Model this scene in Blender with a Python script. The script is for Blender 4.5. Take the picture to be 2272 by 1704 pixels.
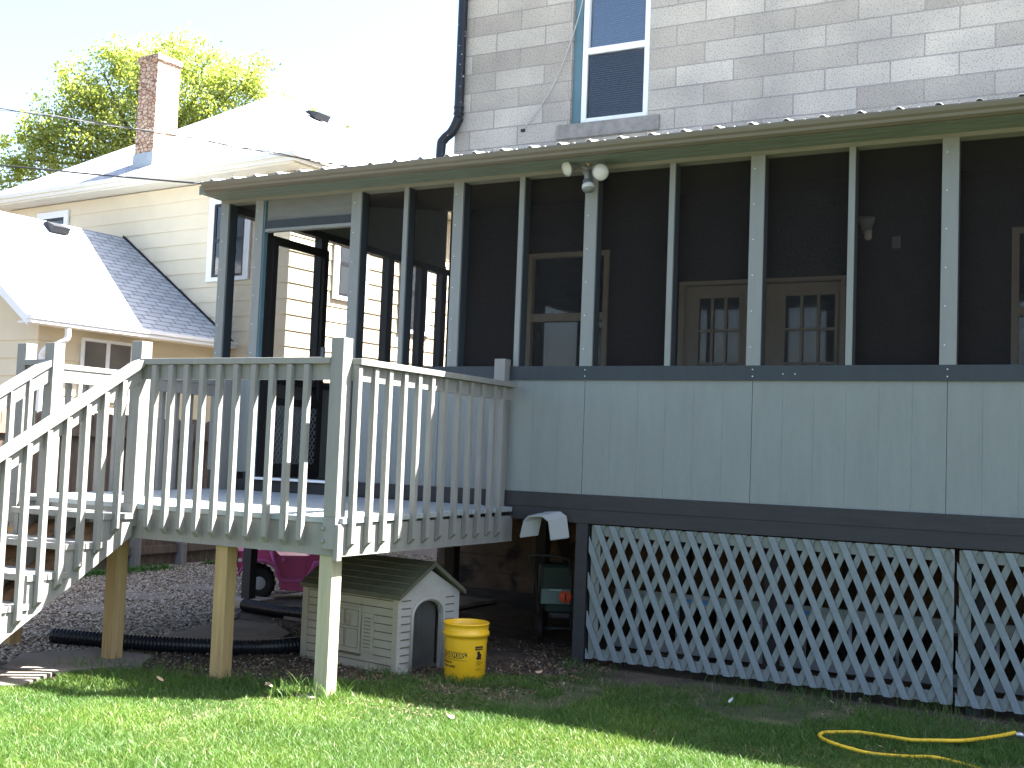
import bpy, bmesh, math, random
import numpy as np
from mathutils import Vector, Matrix
random.seed(7); rng = np.random.default_rng(7)
for o in list(bpy.data.objects): bpy.data.objects.remove(o)
S = bpy.context.scene
COL = S.collection
R = math.radians
# ------------------------------------------------------------------ camera
CAM = np.array([3.515, -7.547, -0.666]); YAW, PITCH, ROLL, FPX = 0.4991, 0.0624, 0.0388, 2595.04
def cam_rot():
    f = np.array([-math.sin(YAW)*math.cos(PITCH), math.cos(YAW)*math.cos(PITCH), math.sin(PITCH)])
    r = np.array([math.cos(YAW), math.sin(YAW), 0]); u = np.cross(r, f)
    c, s = math.cos(ROLL), math.sin(ROLL)
    return c*r+s*u, -s*r+c*u, f
cr, cu, cf = cam_rot()
cam = bpy.data.objects.new('camera', bpy.data.cameras.new('camera')); COL.objects.link(cam)
cam.matrix_world = Matrix(((cr[0], cu[0], -cf[0], CAM[0]), (cr[1], cu[1], -cf[1], CAM[1]), (cr[2], cu[2], -cf[2], CAM[2]), (0, 0, 0, 1)))
cam.data.sensor_width = 36; cam.data.lens = FPX/2272*36; cam.data.clip_start = .05; cam.data.clip_end = 1500
S.camera = cam
# ------------------------------------------------------------------ sky, sun, exposure
SUN = Vector((.54, .42, 1.0)).normalized()
elev = math.asin(SUN.z); azim = math.atan2(SUN.x, SUN.y)
W = bpy.data.worlds.new("World"); S.world = W; W.use_nodes = True
nt = W.node_tree; bg = nt.nodes['Background']; sky = nt.nodes.new('ShaderNodeTexSky')
sky.sky_type = 'NISHITA'; sky.sun_disc = False; sky.sun_elevation = elev; sky.sun_rotation = azim
sky.air_density = 1.0; sky.dust_density = 4.0; sky.ozone_density = 1.0; sky.altitude = 300
nt.links.new(sky.outputs[0], bg.inputs[0]); bg.inputs[1].default_value = 0.05
sl = bpy.data.lights.new('sun', 'SUN'); sl.energy = 5.0; sl.angle = R(.5); sl.color = (1, .965, .9)
so = bpy.data.objects.new('sun', sl); COL.objects.link(so); so.rotation_euler = SUN.to_track_quat('Z', 'Y').to_euler()
so.location = (10, 10, 20)
S.view_settings.view_transform = 'Standard'; S.view_settings.look = 'None'; S.view_settings.gamma = 1
S.view_settings.exposure = 3.45
S.render.engine = 'CYCLES'
try:
    S.cycles.max_bounces = 8; S.cycles.transparent_max_bounces = 24; S.cycles.diffuse_bounces = 4
except Exception: pass
G = -2.1
# ------------------------------------------------------------------ materials
MT = {}
def mat(name, col, rough=.7, var=.12, scale=6., bump=.15, bscale=60., stretch=(1, 1, 1), metal=0., dirt=None, spec=.35, coat=0, fine=0.):
    m = bpy.data.materials.new(name); m.use_nodes = True; t = m.node_tree; n = t.nodes; l = t.links
    b = n['Principled BSDF']; b.inputs['Roughness'].default_value = rough; b.inputs['Metallic'].default_value = metal
    b.inputs['Specular IOR Level'].default_value = spec
    tc = n.new('ShaderNodeTexCoord'); mp = n.new('ShaderNodeMapping'); mp.inputs['Scale'].default_value = stretch
    l.new(tc.outputs['Object'], mp.inputs[0])
    no = n.new('ShaderNodeTexNoise'); no.inputs['Scale'].default_value = scale; no.inputs['Detail'].default_value = 8; no.inputs['Roughness'].default_value = .65
    l.new(mp.outputs[0], no.inputs['Vector'])
    rp = n.new('ShaderNodeValToRGB'); e = rp.color_ramp.elements
    e[0].position = .3; e[1].position = .7
    e[0].color = (*[c*(1-var) for c in col], 1); e[1].color = (*[min(1, c*(1+var)) for c in col], 1)
    l.new(no.outputs['Fac'], rp.inputs[0]); out = rp.outputs[0]
    if dirt:
        dcol, dsc, dpos = dirt
        n2 = n.new('ShaderNodeTexNoise'); n2.inputs['Scale'].default_value = dsc; n2.inputs['Detail'].default_value = 6
        l.new(mp.outputs[0], n2.inputs['Vector'])
        r2 = n.new('ShaderNodeValToRGB'); r2.color_ramp.elements[0].position = dpos; r2.color_ramp.elements[1].position = dpos+.1
        l.new(n2.outputs['Fac'], r2.inputs[0])
        mx = n.new('ShaderNodeMixRGB'); l.new(r2.outputs[0], mx.inputs[0]); l.new(out, mx.inputs[1]); mx.inputs[2].default_value = (*dcol, 1); out = mx.outputs[0]
    l.new(out, b.inputs['Base Color'])
    if bump:
        n3 = n.new('ShaderNodeTexNoise'); n3.inputs['Scale'].default_value = bscale; n3.inputs['Detail'].default_value = 5
        l.new(mp.outputs[0], n3.inputs['Vector'])
        bp = n.new('ShaderNodeBump'); bp.inputs['Strength'].default_value = bump; bp.inputs['Distance'].default_value = .01
        l.new(n3.outputs['Fac'], bp.inputs['Height']); l.new(bp.outputs[0], b.inputs['Normal'])
    MT[name] = m; m.diffuse_color = (*col, 1)
    return m
mat('trim_gray', (.20, .215, .212), .6, .07, 3, .2, 40, (8, 8, 1), dirt=((.12, .13, .12), 30, .69))
mat('deck_gray', (.200, .200, .188), .6, .1, 4, .25, 40, (6, 6, 1), dirt=((.12, .13, .10), 45, .71))
mat('deck_floor', (.24, .27, .28), .6, .1, 4, .2, 40, (1, 6, 1))
mat('siding_gray', (.196, .216, .212), .75, .06, 2, .35, 90, (6, 6, 1))
mat('header_shade', (.135, .142, .14), .65, .12, 3, .3, 30, (1, 6, 8))  # door header grey, darkened to carry the shade of its recess under the soffit
mat('slate', (.028, .037, .046), .6, .12, 4, .2, 50, (5, 5, 1))
mat('charcoal', (.030, .030, .032), .7, .15, 4, .3, 40, (1, 6, 6))
mat('header', (.19, .19, .165), .65, .1, 4, .2, 40, (1, 6, 6))
mat('soffit', (.165, .20, .178), .65, .15, 3, .35, 30, (.6, 16, 8))
mat('gutter', (.14, .128, .105), .45, .08, 2, .05, 40, (1, 6, 6))
mat('roof_metal', (.72, .74, .72), .35, .05, 3, .05, 30, metal=.0, spec=.6)
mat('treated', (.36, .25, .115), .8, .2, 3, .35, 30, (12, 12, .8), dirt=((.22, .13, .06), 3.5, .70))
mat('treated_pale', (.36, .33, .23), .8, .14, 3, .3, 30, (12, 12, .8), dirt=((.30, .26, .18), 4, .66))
mat('teal', (.09, .17, .21), .6)
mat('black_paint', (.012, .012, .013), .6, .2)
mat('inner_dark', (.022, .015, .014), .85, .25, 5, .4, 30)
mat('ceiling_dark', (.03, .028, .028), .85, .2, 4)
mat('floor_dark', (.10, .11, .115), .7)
mat('foundation', (.12, .085, .055), .9, .35, 4, .5, 20, dirt=((.03, .025, .02), 3, .55))
mat('white_vinyl', (.72, .76, .78), .35, .04, 3, .03)
mat('cream_trim', (.33, .31, .265), .6, .08)
mat('blind', (.25, .33, .42), .6, .08)  # slat colour includes the blue of sky reflected in the upper window
mat('blind_int', (.20, .19, .14), .6, .1)
mat('lintel', (.235, .225, .205), .95, .25, 14, .5, 60)
mat('white_paint', (.78, .8, .82), .5, .04, 3, .03)
mat('neighbor_eave', (.72, .70, .62), .5, .05, 3, .03)
mat('black_sash', (.012, .012, .016), .4, .2)
mat('lace', (.55, .52, .46), .9, .2, 30)
mat('downspout_black', (.012, .014, .018), .32, .3, 8, .1, 30, dirt=((.5, .5, .5), 22, .66))
mat('cable_white', (.42, .42, .40), .5, .05)
mat('wire_dark', (.03, .03, .032), .5, .1)
mat('wire_metal', (.28, .28, .27), .4, .1)
mat('lamp_gray', (.20, .22, .24), .4, .06)
mat('lamp_white', (.5, .52, .52), .25, .03, 3, 0)
mat('stick', (.45, .30, .18), .8)
mat('doghouse_wall', (.33, .31, .245), .55, .1, 5, .12, 60, dirt=((.26, .23, .17), 9, .62))
mat('doghouse_front', (.33, .325, .295), .55, .1, 5, .12, 60, dirt=((.25, .23, .19), 9, .62))
mat('doghouse_roof', (.085, .088, .06), .6, .2, 8, .15, 50)
mat('doghouse_rib', (.12, .115, .08), .6)
mat('doghouse_dark', (.06, .06, .055), .5, .25, 6)
mat('doghouse_line', (.11, .085, .06), .8)
mat('bucket', (.70, .405, .013), .38, .06, 6, .04, 50, dirt=((.42, .28, .05), 14, .66), spec=.5)
mat('print_black', (.015, .013, .012), .5, .1, 6, 0)
mat('pipe_black', (.008, .009, .012), .38, .2)
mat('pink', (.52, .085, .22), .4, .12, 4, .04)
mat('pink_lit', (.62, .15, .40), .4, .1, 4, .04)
mat('rubber', (.01, .01, .01), .6, .2)
mat('toy_gray', (.4, .4, .42), .5)
mat('toy_plastic', (.24, .25, .25), .45, .06, 6, .04)
mat('green_machine', (.010, .028, .022), .4, .2)
mat('machine_panel', (.12, .2, .18), .4, .1)
mat('red_cap', (.75, .10, .04), .4, .08)
mat('steel_dark', (.05, .05, .05), .4, .2, metal=.3)
mat('aluminium', (.27, .285, .30), .4, .1, 5, .08, 40, (1, 6, 6), metal=.3)
mat('sticker', (.05, .25, .6), .5)
mat('hose', (.62, .40, .02), .5, .2, 30)
mat('brass', (.5, .5, .5), .3, metal=.8)
mat('fence_wood', (.15, .115, .09), .9, .3, 3, .5, 30, (8, 8, .7))
mat('fence_gray', (.22, .21, .20), .9, .25, 3, .4, 30, (8, 8, .7))
mat('riser_board', (.16, .085, .04), .9, .45, 6, .4, 30, dirt=((.05, .035, .02), 8, .5))
mat('slab', (.145, .13, .112), .95, .2, 5, .5, 90, dirt=((.10, .09, .075), 6, .60))
mat('pad_block', (.36, .31, .26), .95, .15, 6, .4, 60)
mat('lattice_rear', (.16, .18, .17), .7, .1, 5, .25, 60, (4, 4, 4))
mat('lattice_frame', (.17, .185, .17), .7, .12, 5, .2, 40)
mat('lattice_strip', (.17, .20, .21), .7, .1, 5, .25, 60, (4, 4, 4), dirt=((.12, .14, .15), 20, .70))
mat('bark', (.10, .08, .06), .95, .3, 6, .6, 20)
mat('chip_a', (.20, .13, .08), .9, .4, 20); mat('chip_b', (.5, .42, .34), .9, .3, 20)
mat('vent_dark', (.02, .02, .024), .6)
mat('flashing', (.32, .37, .42), .5, .1)

def glass(name, tint=(.8, .85, .9), refl=.25, base=(.02, .025, .03), trans=.5):
    m = bpy.data.materials.new(name); m.use_nodes = True; t = m.node_tree; n = t.nodes; l = t.links
    n.remove(n['Principled BSDF']); o = n['Material Output']
    tr = n.new('ShaderNodeBsdfTransparent'); tr.inputs[0].default_value = (*tint, 1)
    df = n.new('ShaderNodeBsdfDiffuse'); df.inputs[0].default_value = (*base, 1)
    gl = n.new('ShaderNodeBsdfGlossy'); gl.inputs['Roughness'].default_value = .03
    m1 = n.new('ShaderNodeMixShader'); m1.inputs[0].default_value = trans; l.new(df.outputs[0], m1.inputs[1]); l.new(tr.outputs[0], m1.inputs[2])
    fr = n.new('ShaderNodeFresnel'); fr.inputs[0].default_value = 1.5
    mp = n.new('ShaderNodeMath'); mp.operation = 'ADD'; mp.inputs[1].default_value = refl; l.new(fr.outputs[0], mp.inputs[0])
    m2 = n.new('ShaderNodeMixShader'); l.new(mp.outputs[0], m2.inputs[0]); l.new(m1.outputs[0], m2.inputs[1]); l.new(gl.outputs[0], m2.inputs[2])
    l.new(m2.outputs[0], o.inputs[0]); MT[name] = m
glass('glass', refl=.05); glass('glass_sky_tint', refl=.12, base=(.02, .05, .09), trans=.7); glass('glass_dark', refl=.05, base=(.06, .06, .06), trans=.1)  # upper window pane has reflected sky blue put into its base colour
def screen_mat(name, col, trans):
    m = bpy.data.materials.new(name); m.use_nodes = True; t = m.node_tree; n = t.nodes; l = t.links
    n.remove(n['Principled BSDF']); o = n['Material Output']
    tr = n.new('ShaderNodeBsdfTransparent'); df = n.new('ShaderNodeBsdfDiffuse'); df.inputs[0].default_value = (*col, 1)
    tc = n.new('ShaderNodeTexCoord'); no = n.new('ShaderNodeTexNoise'); no.inputs['Scale'].default_value = 1.2; no.inputs['Detail'].default_value = 3
    l.new(tc.outputs['Object'], no.inputs['Vector'])
    mr = n.new('ShaderNodeMapRange'); mr.inputs[3].default_value = trans-.05; mr.inputs[4].default_value = trans+.05
    l.new(no.outputs['Fac'], mr.inputs[0])
    mx = n.new('ShaderNodeMixShader'); l.new(mr.outputs[0], mx.inputs[0]); l.new(df.outputs[0], mx.inputs[1]); l.new(tr.outputs[0], mx.inputs[2])
    l.new(mx.outputs[0], o.inputs[0]); MT[name] = m
screen_mat('screen', (.034, .033, .034), .74)
screen_mat('screen_end', (.012, .0125, .015), .86)

def block_mat():
    m = bpy.data.materials.new('block_wall'); m.use_nodes = True; t = m.node_tree; n = t.nodes; l = t.links
    b = n['Principled BSDF']; b.inputs['Roughness'].default_value = .95; b.inputs['Specular IOR Level'].default_value = .2
    tc = n.new('ShaderNodeTexCoord'); sp = n.new('ShaderNodeSeparateXYZ'); l.new(tc.outputs['Object'], sp.inputs[0])
    cb = n.new('ShaderNodeCombineXYZ')
    ax = n.new('ShaderNodeMath'); ax.operation = 'ADD'; l.new(sp.outputs[0], ax.inputs[0]); l.new(sp.outputs[1], ax.inputs[1])
    l.new(ax.outputs[0], cb.inputs[0]); l.new(sp.outputs[2], cb.inputs[1])
    mp = n.new('ShaderNodeMapping'); mp.inputs['Location'].default_value = (BOFF[0], BOFF[1], 0); l.new(cb.outputs[0], mp.inputs[0])
    br = n.new('ShaderNodeTexBrick'); l.new(mp.outputs[0], br.inputs['Vector'])
    br.inputs['Scale'].default_value = 1; br.inputs['Brick Width'].default_value = .613; br.inputs['Row Height'].default_value = .218
    br.inputs['Mortar Size'].default_value = .008; br.inputs['Mortar Smooth'].default_value = .3; br.inputs['Bias'].default_value = .1
    br.inputs['Color1'].default_value = (.325, .305, .272, 1); br.inputs['Color2'].default_value = (.48, .46, .415, 1); br.inputs['Mortar'].default_value = (.30, .285, .27, 1)
    v = n.new('ShaderNodeTexNoise'); v.inputs['Scale'].default_value = 1.3; v.inputs['Detail'].default_value = 4; l.new(tc.outputs['Object'], v.inputs['Vector'])
    r0 = n.new('ShaderNodeValToRGB'); r0.color_ramp.elements[0].color = (.78, .78, .79, 1); r0.color_ramp.elements[1].color = (1.12, 1.1, 1.07, 1); r0.color_ramp.elements[0].position = .3; r0.color_ramp.elements[1].position = .7
    l.new(v.outputs['Fac'], r0.inputs[0])
    mx = n.new('ShaderNodeMixRGB'); mx.blend_type = 'MULTIPLY'; mx.inputs[0].default_value = 1; l.new(br.outputs['Color'], mx.inputs[1]); l.new(r0.outputs[0], mx.inputs[2])
    n1 = n.new('ShaderNodeTexNoise'); n1.inputs['Scale'].default_value = 70; n1.inputs['Detail'].default_value = 3; l.new(tc.outputs['Object'], n1.inputs['Vector'])
    r1 = n.new('ShaderNodeValToRGB'); r1.color_ramp.elements[0].position = .36; r1.color_ramp.elements[1].position = .46; r1.color_ramp.elements[0].color = (.55, .54, .53, 1); r1.color_ramp.elements[1].color = (1, 1, 1, 1)
    l.new(n1.outputs['Fac'], r1.inputs[0])
    m2 = n.new('ShaderNodeMixRGB'); m2.blend_type = 'MULTIPLY'; m2.inputs[0].default_value = .85; l.new(mx.outputs[0], m2.inputs[1]); l.new(r1.outputs[0], m2.inputs[2])
    l.new(m2.outputs[0], b.inputs['Base Color'])
    bp = n.new('ShaderNodeBump'); bp.inputs['Strength'].default_value = .5; bp.inputs['Distance'].default_value = .012
    hm = n.new('ShaderNodeMath'); hm.operation = 'MULTIPLY_ADD'; hm.inputs[1].default_value = -1.2; l.new(br.outputs['Fac'], hm.inputs[0]); l.new(n1.outputs['Fac'], hm.inputs[2])
    l.new(hm.outputs[0], bp.inputs['Height']); l.new(bp.outputs[0], b.inputs['Normal']); MT['block_wall'] = m
BOFF = (3.6+.0, 0)   # set so that a joint falls at x=-2.845 in the row below z=2.907
# object coords (x+y): on the front wall y=3.6
row0 = 2.907 % .218
BOFF = (-((-2.845+3.6) % .613), -row0+.218*2)
block_mat()
def siding_mat(name, c1, rowh=.265, line=(.45, .42, .36)):
    m = bpy.data.materials.new(name); m.use_nodes = True; t = m.node_tree; n = t.nodes; l = t.links
    b = n['Principled BSDF']; b.inputs['Roughness'].default_value = .75
    tc = n.new('ShaderNodeTexCoord'); no = n.new('ShaderNodeTexNoise'); no.inputs['Scale'].default_value = 2.5; no.inputs['Detail'].default_value = 8; l.new(tc.outputs['Object'], no.inputs['Vector'])
    rp = n.new('ShaderNodeValToRGB'); rp.color_ramp.elements[0].color = (*[c*.96 for c in c1], 1); rp.color_ramp.elements[1].color = (*[c*1.03 for c in c1], 1); rp.color_ramp.elements[0].position = .3; rp.color_ramp.elements[1].position = .7
    l.new(no.outputs['Fac'], rp.inputs[0]); l.new(rp.outputs[0], b.inputs['Base Color'])
    mp = n.new('ShaderNodeMapping'); mp.inputs['Scale'].default_value = (30, 30, 2); l.new(tc.outputs['Object'], mp.inputs[0])
    n2 = n.new('ShaderNodeTexNoise'); n2.inputs['Scale'].default_value = 3; l.new(mp.outputs[0], n2.inputs['Vector'])
    bp = n.new('ShaderNodeBump'); bp.inputs['Strength'].default_value = .3; bp.inputs['Distance'].default_value = .01; l.new(n2.outputs['Fac'], bp.inputs['Height']); l.new(bp.outputs[0], b.inputs['Normal'])
    MT[name] = m
siding_mat('cream_siding', (.68, .60, .44))
mat('siding_shadow_gap', (.2, .17, .11), .9)
def shingle_mat():
    m = bpy.data.materials.new('shingles'); m.use_nodes = True; t = m.node_tree; n = t.nodes; l = t.links
    b = n['Principled BSDF']; b.inputs['Roughness'].default_value = .9
    uv = n.new('ShaderNodeUVMap'); br = n.new('ShaderNodeTexBrick'); l.new(uv.outputs[0], br.inputs['Vector'])
    br.inputs['Scale'].default_value = 1; br.inputs['Brick Width'].default_value = .31; br.inputs['Row Height'].default_value = .14; br.inputs['Mortar Size'].default_value = .011
    br.inputs['Color1'].default_value = (.30, .33, .37, 1); br.inputs['Color2'].default_value = (.40, .43, .47, 1); br.inputs['Mortar'].default_value = (.10, .11, .13, 1)
    l.new(br.outputs['Color'], b.inputs['Base Color'])
    bp = n.new('ShaderNodeBump'); bp.invert = True; bp.inputs['Strength'].default_value = .4; bp.inputs['Distance'].default_value = .01; l.new(br.outputs['Fac'], bp.inputs['Height']); l.new(bp.outputs[0], b.inputs['Normal'])
    MT['shingles'] = m
shingle_mat()
def chimney_mat():
    m = bpy.data.materials.new('chimney_brick'); m.use_nodes = True; t = m.node_tree; n = t.nodes; l = t.links
    b = n['Principled BSDF']; b.inputs['Roughness'].default_value = .95
    tc = n.new('ShaderNodeTexCoord'); mp = n.new('ShaderNodeMapping'); mp.inputs['Scale'].default_value = (9, 9, 15); l.new(tc.outputs['Object'], mp.inputs[0])
    vo = n.new('ShaderNodeTexVoronoi'); vo.inputs['Scale'].default_value = 1; l.new(mp.outputs[0], vo.inputs['Vector'])
    vd = n.new('ShaderNodeTexVoronoi'); vd.feature = 'DISTANCE_TO_EDGE'; vd.inputs['Scale'].default_value = 1; l.new(mp.outputs[0], vd.inputs['Vector'])
    rp = n.new('ShaderNodeValToRGB'); e = rp.color_ramp.elements; e[0].color = (.40, .24, .16, 1); e[1].color = (.62, .48, .36, 1); l.new(vo.outputs['Color'], rp.inputs[0])
    r2 = n.new('ShaderNodeValToRGB'); r2.color_ramp.elements[0].position = .02; r2.color_ramp.elements[1].position = .14; r2.color_ramp.elements[0].color = (.25, .2, .2, 1); l.new(vd.outputs['Distance'], r2.inputs[0])
    mx = n.new('ShaderNodeMixRGB'); mx.blend_type = 'MULTIPLY'; mx.inputs[0].default_value = 1; l.new(rp.outputs[0], mx.inputs[1]); l.new(r2.outputs[0], mx.inputs[2]); l.new(mx.outputs[0], b.inputs['Base Color'])
    bp = n.new('ShaderNodeBump'); bp.inputs['Strength'].default_value = .8; bp.inputs['Distance'].default_value = .03; l.new(vd.outputs['Distance'], bp.inputs['Height']); l.new(bp.outputs[0], b.inputs['Normal'])
    MT['chimney_brick'] = m
chimney_mat()
def island_mat(name, cols, rough=.6, trans=0., tcol=None, patch=None):
    m = bpy.data.materials.new(name); m.use_nodes = True; t = m.node_tree; n = t.nodes; l = t.links
    b = n['Principled BSDF']; b.inputs['Roughness'].default_value = rough; b.inputs['Specular IOR Level'].default_value = .3; o = n['Material Output']
    g = n.new('ShaderNodeNewGeometry'); rp = n.new('ShaderNodeValToRGB'); e = rp.color_ramp.elements
    e[0].color = (*cols[0], 1); e[1].color = (*cols[-1], 1)
    for i, c in enumerate(cols[1:-1]): x = e.new((i+1)/(len(cols)-1)); x.color = (*c, 1)
    l.new(g.outputs['Random Per Island'], rp.inputs[0]); out = rp.outputs[0]
    if patch:
        tc = n.new('ShaderNodeTexCoord'); no = n.new('ShaderNodeTexNoise'); no.inputs['Scale'].default_value = patch[0]; no.inputs['Detail'].default_value = 4; l.new(tc.outputs['Object'], no.inputs['Vector'])
        r2 = n.new('ShaderNodeValToRGB'); r2.color_ramp.elements[0].position = .42; r2.color_ramp.elements[1].position = .62; r2.color_ramp.elements[0].color = (1, 1, 1, 1); r2.color_ramp.elements[1].color = (*patch[1], 1)
        l.new(no.outputs['Fac'], r2.inputs[0]); mx = n.new('ShaderNodeMixRGB'); mx.blend_type = 'MULTIPLY'; mx.inputs[0].default_value = 1
        l.new(out, mx.inputs[1]); l.new(r2.outputs[0], mx.inputs[2]); out = mx.outputs[0]
    l.new(out, b.inputs['Base Color'])
    if trans:
        tr = n.new('ShaderNodeBsdfTranslucent'); mx = n.new('ShaderNodeMixShader'); mx.inputs[0].default_value = trans
        ml = n.new('ShaderNodeMixRGB'); ml.blend_type = 'MULTIPLY'; ml.inputs[0].default_value = 1; ml.inputs[2].default_value = (*(tcol or (1.4, 1.4, .7)), 1)
        l.new(out, ml.inputs[1]); l.new(ml.outputs[0], tr.inputs[0])
        l.new(b.outputs[0], mx.inputs[1]); l.new(tr.outputs[0], mx.inputs[2]); l.new(mx.outputs[0], o.inputs[0])
    MT[name] = m
island_mat('grass_blade', [(.028, .080, .014), (.062, .130, .024), (.050, .120, .020), (.13, .175, .058)], .45, .35, (1.3, 1.3, .8), patch=(1.3, (1.45, 1.25, 1.1)))
island_mat('dry_blade', [(.30, .24, .13), (.20, .15, .08)], .8)
island_mat('pebble', [(.07, .052, .038), (.26, .225, .175), (.42, .385, .32), (.17, .115, .075), (.50, .465, .39)], .8)
island_mat('leaf', [(.20, .27, .08), (.28, .33, .09), (.16, .23, .07), (.33, .36, .14)], .5, .5, (1.7, 1.6, .7), patch=(.5, (.9, .9, 1.0)))
island_mat('leaf_cover', [(.03, .10, .02), (.06, .15, .02)], .6, .2)
mat('soil', (.07, .052, .036), .95, .45, 7, 1., 35, dirt=((.045, .035, .026), 4, .5))
mat('lawn_soil', (.045, .055, .022), .95, .4, 5, 1., 35, dirt=((.12, .10, .055), 3, .58))
mat('gravel_base', (.12, .105, .095), .95, .4, 40, 1., 50)

# ------------------------------------------------------------------ mesh tools
def wloc(o):
    v = Vector((0, 0, 0))
    while o is not None: v += o.location; o = o.parent
    return v
class MB:
    def __init__(s): s.v = []; s.f = []; s.uv = None
    def add(s, vs, fs):
        k = len(s.v); s.v += [tuple(p) for p in vs]; s.f += [tuple(i+k for i in f) for f in fs]; return s
    def box(s, x0, x1, y0, y1, z0, z1, M=None):
        x0, x1 = sorted((x0, x1)); y0, y1 = sorted((y0, y1)); z0, z1 = sorted((z0, z1))
        vs = [Vector((x, y, z)) for z in (z0, z1) for x, y in ((x0, y0), (x1, y0), (x1, y1), (x0, y1))]
        if M is not None: vs = [M @ p for p in vs]
        return s.add(vs, [(3, 2, 1, 0), (4, 5, 6, 7), (0, 1, 5, 4), (1, 2, 6, 5), (2, 3, 7, 6), (3, 0, 4, 7)])
    def prism(s, pts, ext):
        e = Vector(ext); n = len(pts); a = [Vector(p) for p in pts]; b = [p+e for p in a]
        fs = [tuple(range(n)), tuple(range(2*n-1, n-1, -1))]+[(i, i+n, (i+1) % n+n, (i+1) % n) for i in range(n)]
        # orient outward
        nn = Vector((0, 0, 0))
        for i in range(n): nn += a[i].cross(a[(i+1) % n])
        if nn.dot(e) > 0: fs = [tuple(reversed(f)) for f in fs]
        return s.add(a+b, fs)
    def beam(s, p, q, w, h, up=(0, 0, 1)):
        # box from p to q (centre line), width w sideways, height h along up
        p = Vector(p); q = Vector(q); d = (q-p).normalized(); side = d.cross(Vector(up)).normalized(); u = side.cross(d)
        c = [p+side*a*w/2+u*b*h/2 for a, b in ((-1, -1), (1, -1), (1, 1), (-1, 1))]
        return s.prism(c, q-p)
    def tube(s, path, r, n=10, closed=False, rad=None, caps=True):
        P = [Vector(p) for p in path]; k = len(s.v); m = len(P); prev = None
        for i, p in enumerate(P):
            d = (P[min(i+1, m-1)]-P[max(i-1, 0)]).normalized()
            if prev is None: a = d.orthogonal().normalized()
            else: a = (prev-d*prev.dot(d)).normalized()
            prev = a; b = d.cross(a); rr = rad[i] if rad else r
            for j in range(n):
                t = 2*math.pi*j/n; s.v.append(tuple(p+(a*math.cos(t)+b*math.sin(t))*rr))
        for i in range(m-1):
            for j in range(n):
                s.f.append((k+i*n+j, k+i*n+(j+1) % n, k+(i+1)*n+(j+1) % n, k+(i+1)*n+j))
        if caps: s.f.append(tuple(k+j for j in reversed(range(n)))); s.f.append(tuple(k+(m-1)*n+j for j in range(n)))
        return s
    def lathe(s, prof, c=(0, 0, 0), n=40, M=None):
        k = len(s.v)
        for r, z in prof:
            for j in range(n):
                t = 2*math.pi*j/n; p = Vector((r*math.cos(t), r*math.sin(t), z))
                if M is not None: p = M @ p
                s.v.append(tuple(p+Vector(c)))
        for i in range(len(prof)-1):
            for j in range(n): s.f.append((k+i*n+j, k+i*n+(j+1) % n, k+(i+1)*n+(j+1) % n, k+(i+1)*n+j))
        return s
    def quad(s, a, b, c, d): return s.add([a, b, c, d], [(0, 1, 2, 3)])
    def xf(s, M): s.v = [tuple(M @ Vector(p)) for p in s.v]; return s
    def build(s, name, m, parent=None, smooth=False, bevel=0, **kw):
        off = wloc(parent) if parent else Vector((0, 0, 0))
        me = bpy.data.meshes.new(name)
        me.from_pydata([tuple(Vector(p)-off) for p in s.v], [], s.f); me.update()
        me.materials.append(MT[m])
        if smooth:
            for p in me.polygons: p.use_smooth = True
        o = bpy.data.objects.new(name, me); COL.objects.link(o)
        if parent: o.parent = parent
        if bevel:
            b = o.modifiers.new('bevel', 'BEVEL'); b.width = bevel; b.segments = 2; b.limit_method = 'ANGLE'
        if kw: tag(o, **kw)
        return o
def tag(o, label=None, cat=None, group=None, kind=None):
    if label: o['label'] = label
    if cat: o['category'] = cat
    if group: o['group'] = group
    if kind: o['kind'] = kind
    return o
def thing(name, loc, label, cat, group=None):
    o = bpy.data.objects.new(name, None); COL.objects.link(o); o.location = loc; o.empty_display_size = .1
    return tag(o, label, cat, group)
def absorb(dst, *srcs):
    # surface pattern (nail heads, groove lines) becomes part of the mesh it lies on
    bm = bmesh.new(); bm.from_mesh(dst.data)
    for q in srcs:
        k = len(dst.data.materials); dst.data.materials.append(q.data.materials[0]); n0 = len(bm.faces); off = wloc(q)-wloc(dst)
        m2 = q.data.copy(); m2.transform(Matrix.Translation(off)); bm.from_mesh(m2); bm.faces.ensure_lookup_table()
        for f in bm.faces[n0:]: f.material_index = k
        bpy.data.objects.remove(q)
    bm.to_mesh(dst.data); bm.free()
def bx(name, m, parent, *a, bevel=0, **kw): return MB().box(*a).build(name, m, parent, bevel=bevel, **kw)
def smooth_path(pts, n=8):
    P = [Vector(p) for p in pts]; out = []
    for i in range(len(P)-1):
        p0 = P[max(i-1, 0)]; p1 = P[i]; p2 = P[i+1]; p3 = P[min(i+2, len(P)-1)]
        for k in range(n):
            t = k/n; out.append(.5*((2*p1)+(p2-p0)*t+(2*p0-5*p1+4*p2-p3)*t*t+(-p0+3*p1-3*p2+p3)*t**3))
    out.append(P[-1]); return out
def np_mesh(name, V, F, m, nper, **kw):
    V = np.asarray(V, np.float32).reshape(-1, 3); F = np.asarray(F, np.int32).ravel(); nf = len(F)//nper
    me = bpy.data.meshes.new(name); me.vertices.add(len(V)); me.vertices.foreach_set('co', V.ravel())
    me.loops.add(len(F)); me.loops.foreach_set('vertex_index', F); me.polygons.add(nf)
    me.polygons.foreach_set('loop_start', np.arange(nf, dtype=np.int32)*nper)
    try: me.polygons.foreach_set('loop_total', np.full(nf, nper, np.int32))
    except Exception: pass
    me.update(calc_edges=True); me.validate(); me.materials.append(MT[m])
    o = bpy.data.objects.new(name, me); COL.objects.link(o)
    if kw.get('parent'): o.parent = kw.pop('parent')
    tag(o, **{k: v for k, v in kw.items() if k != 'parent'}); return o
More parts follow.
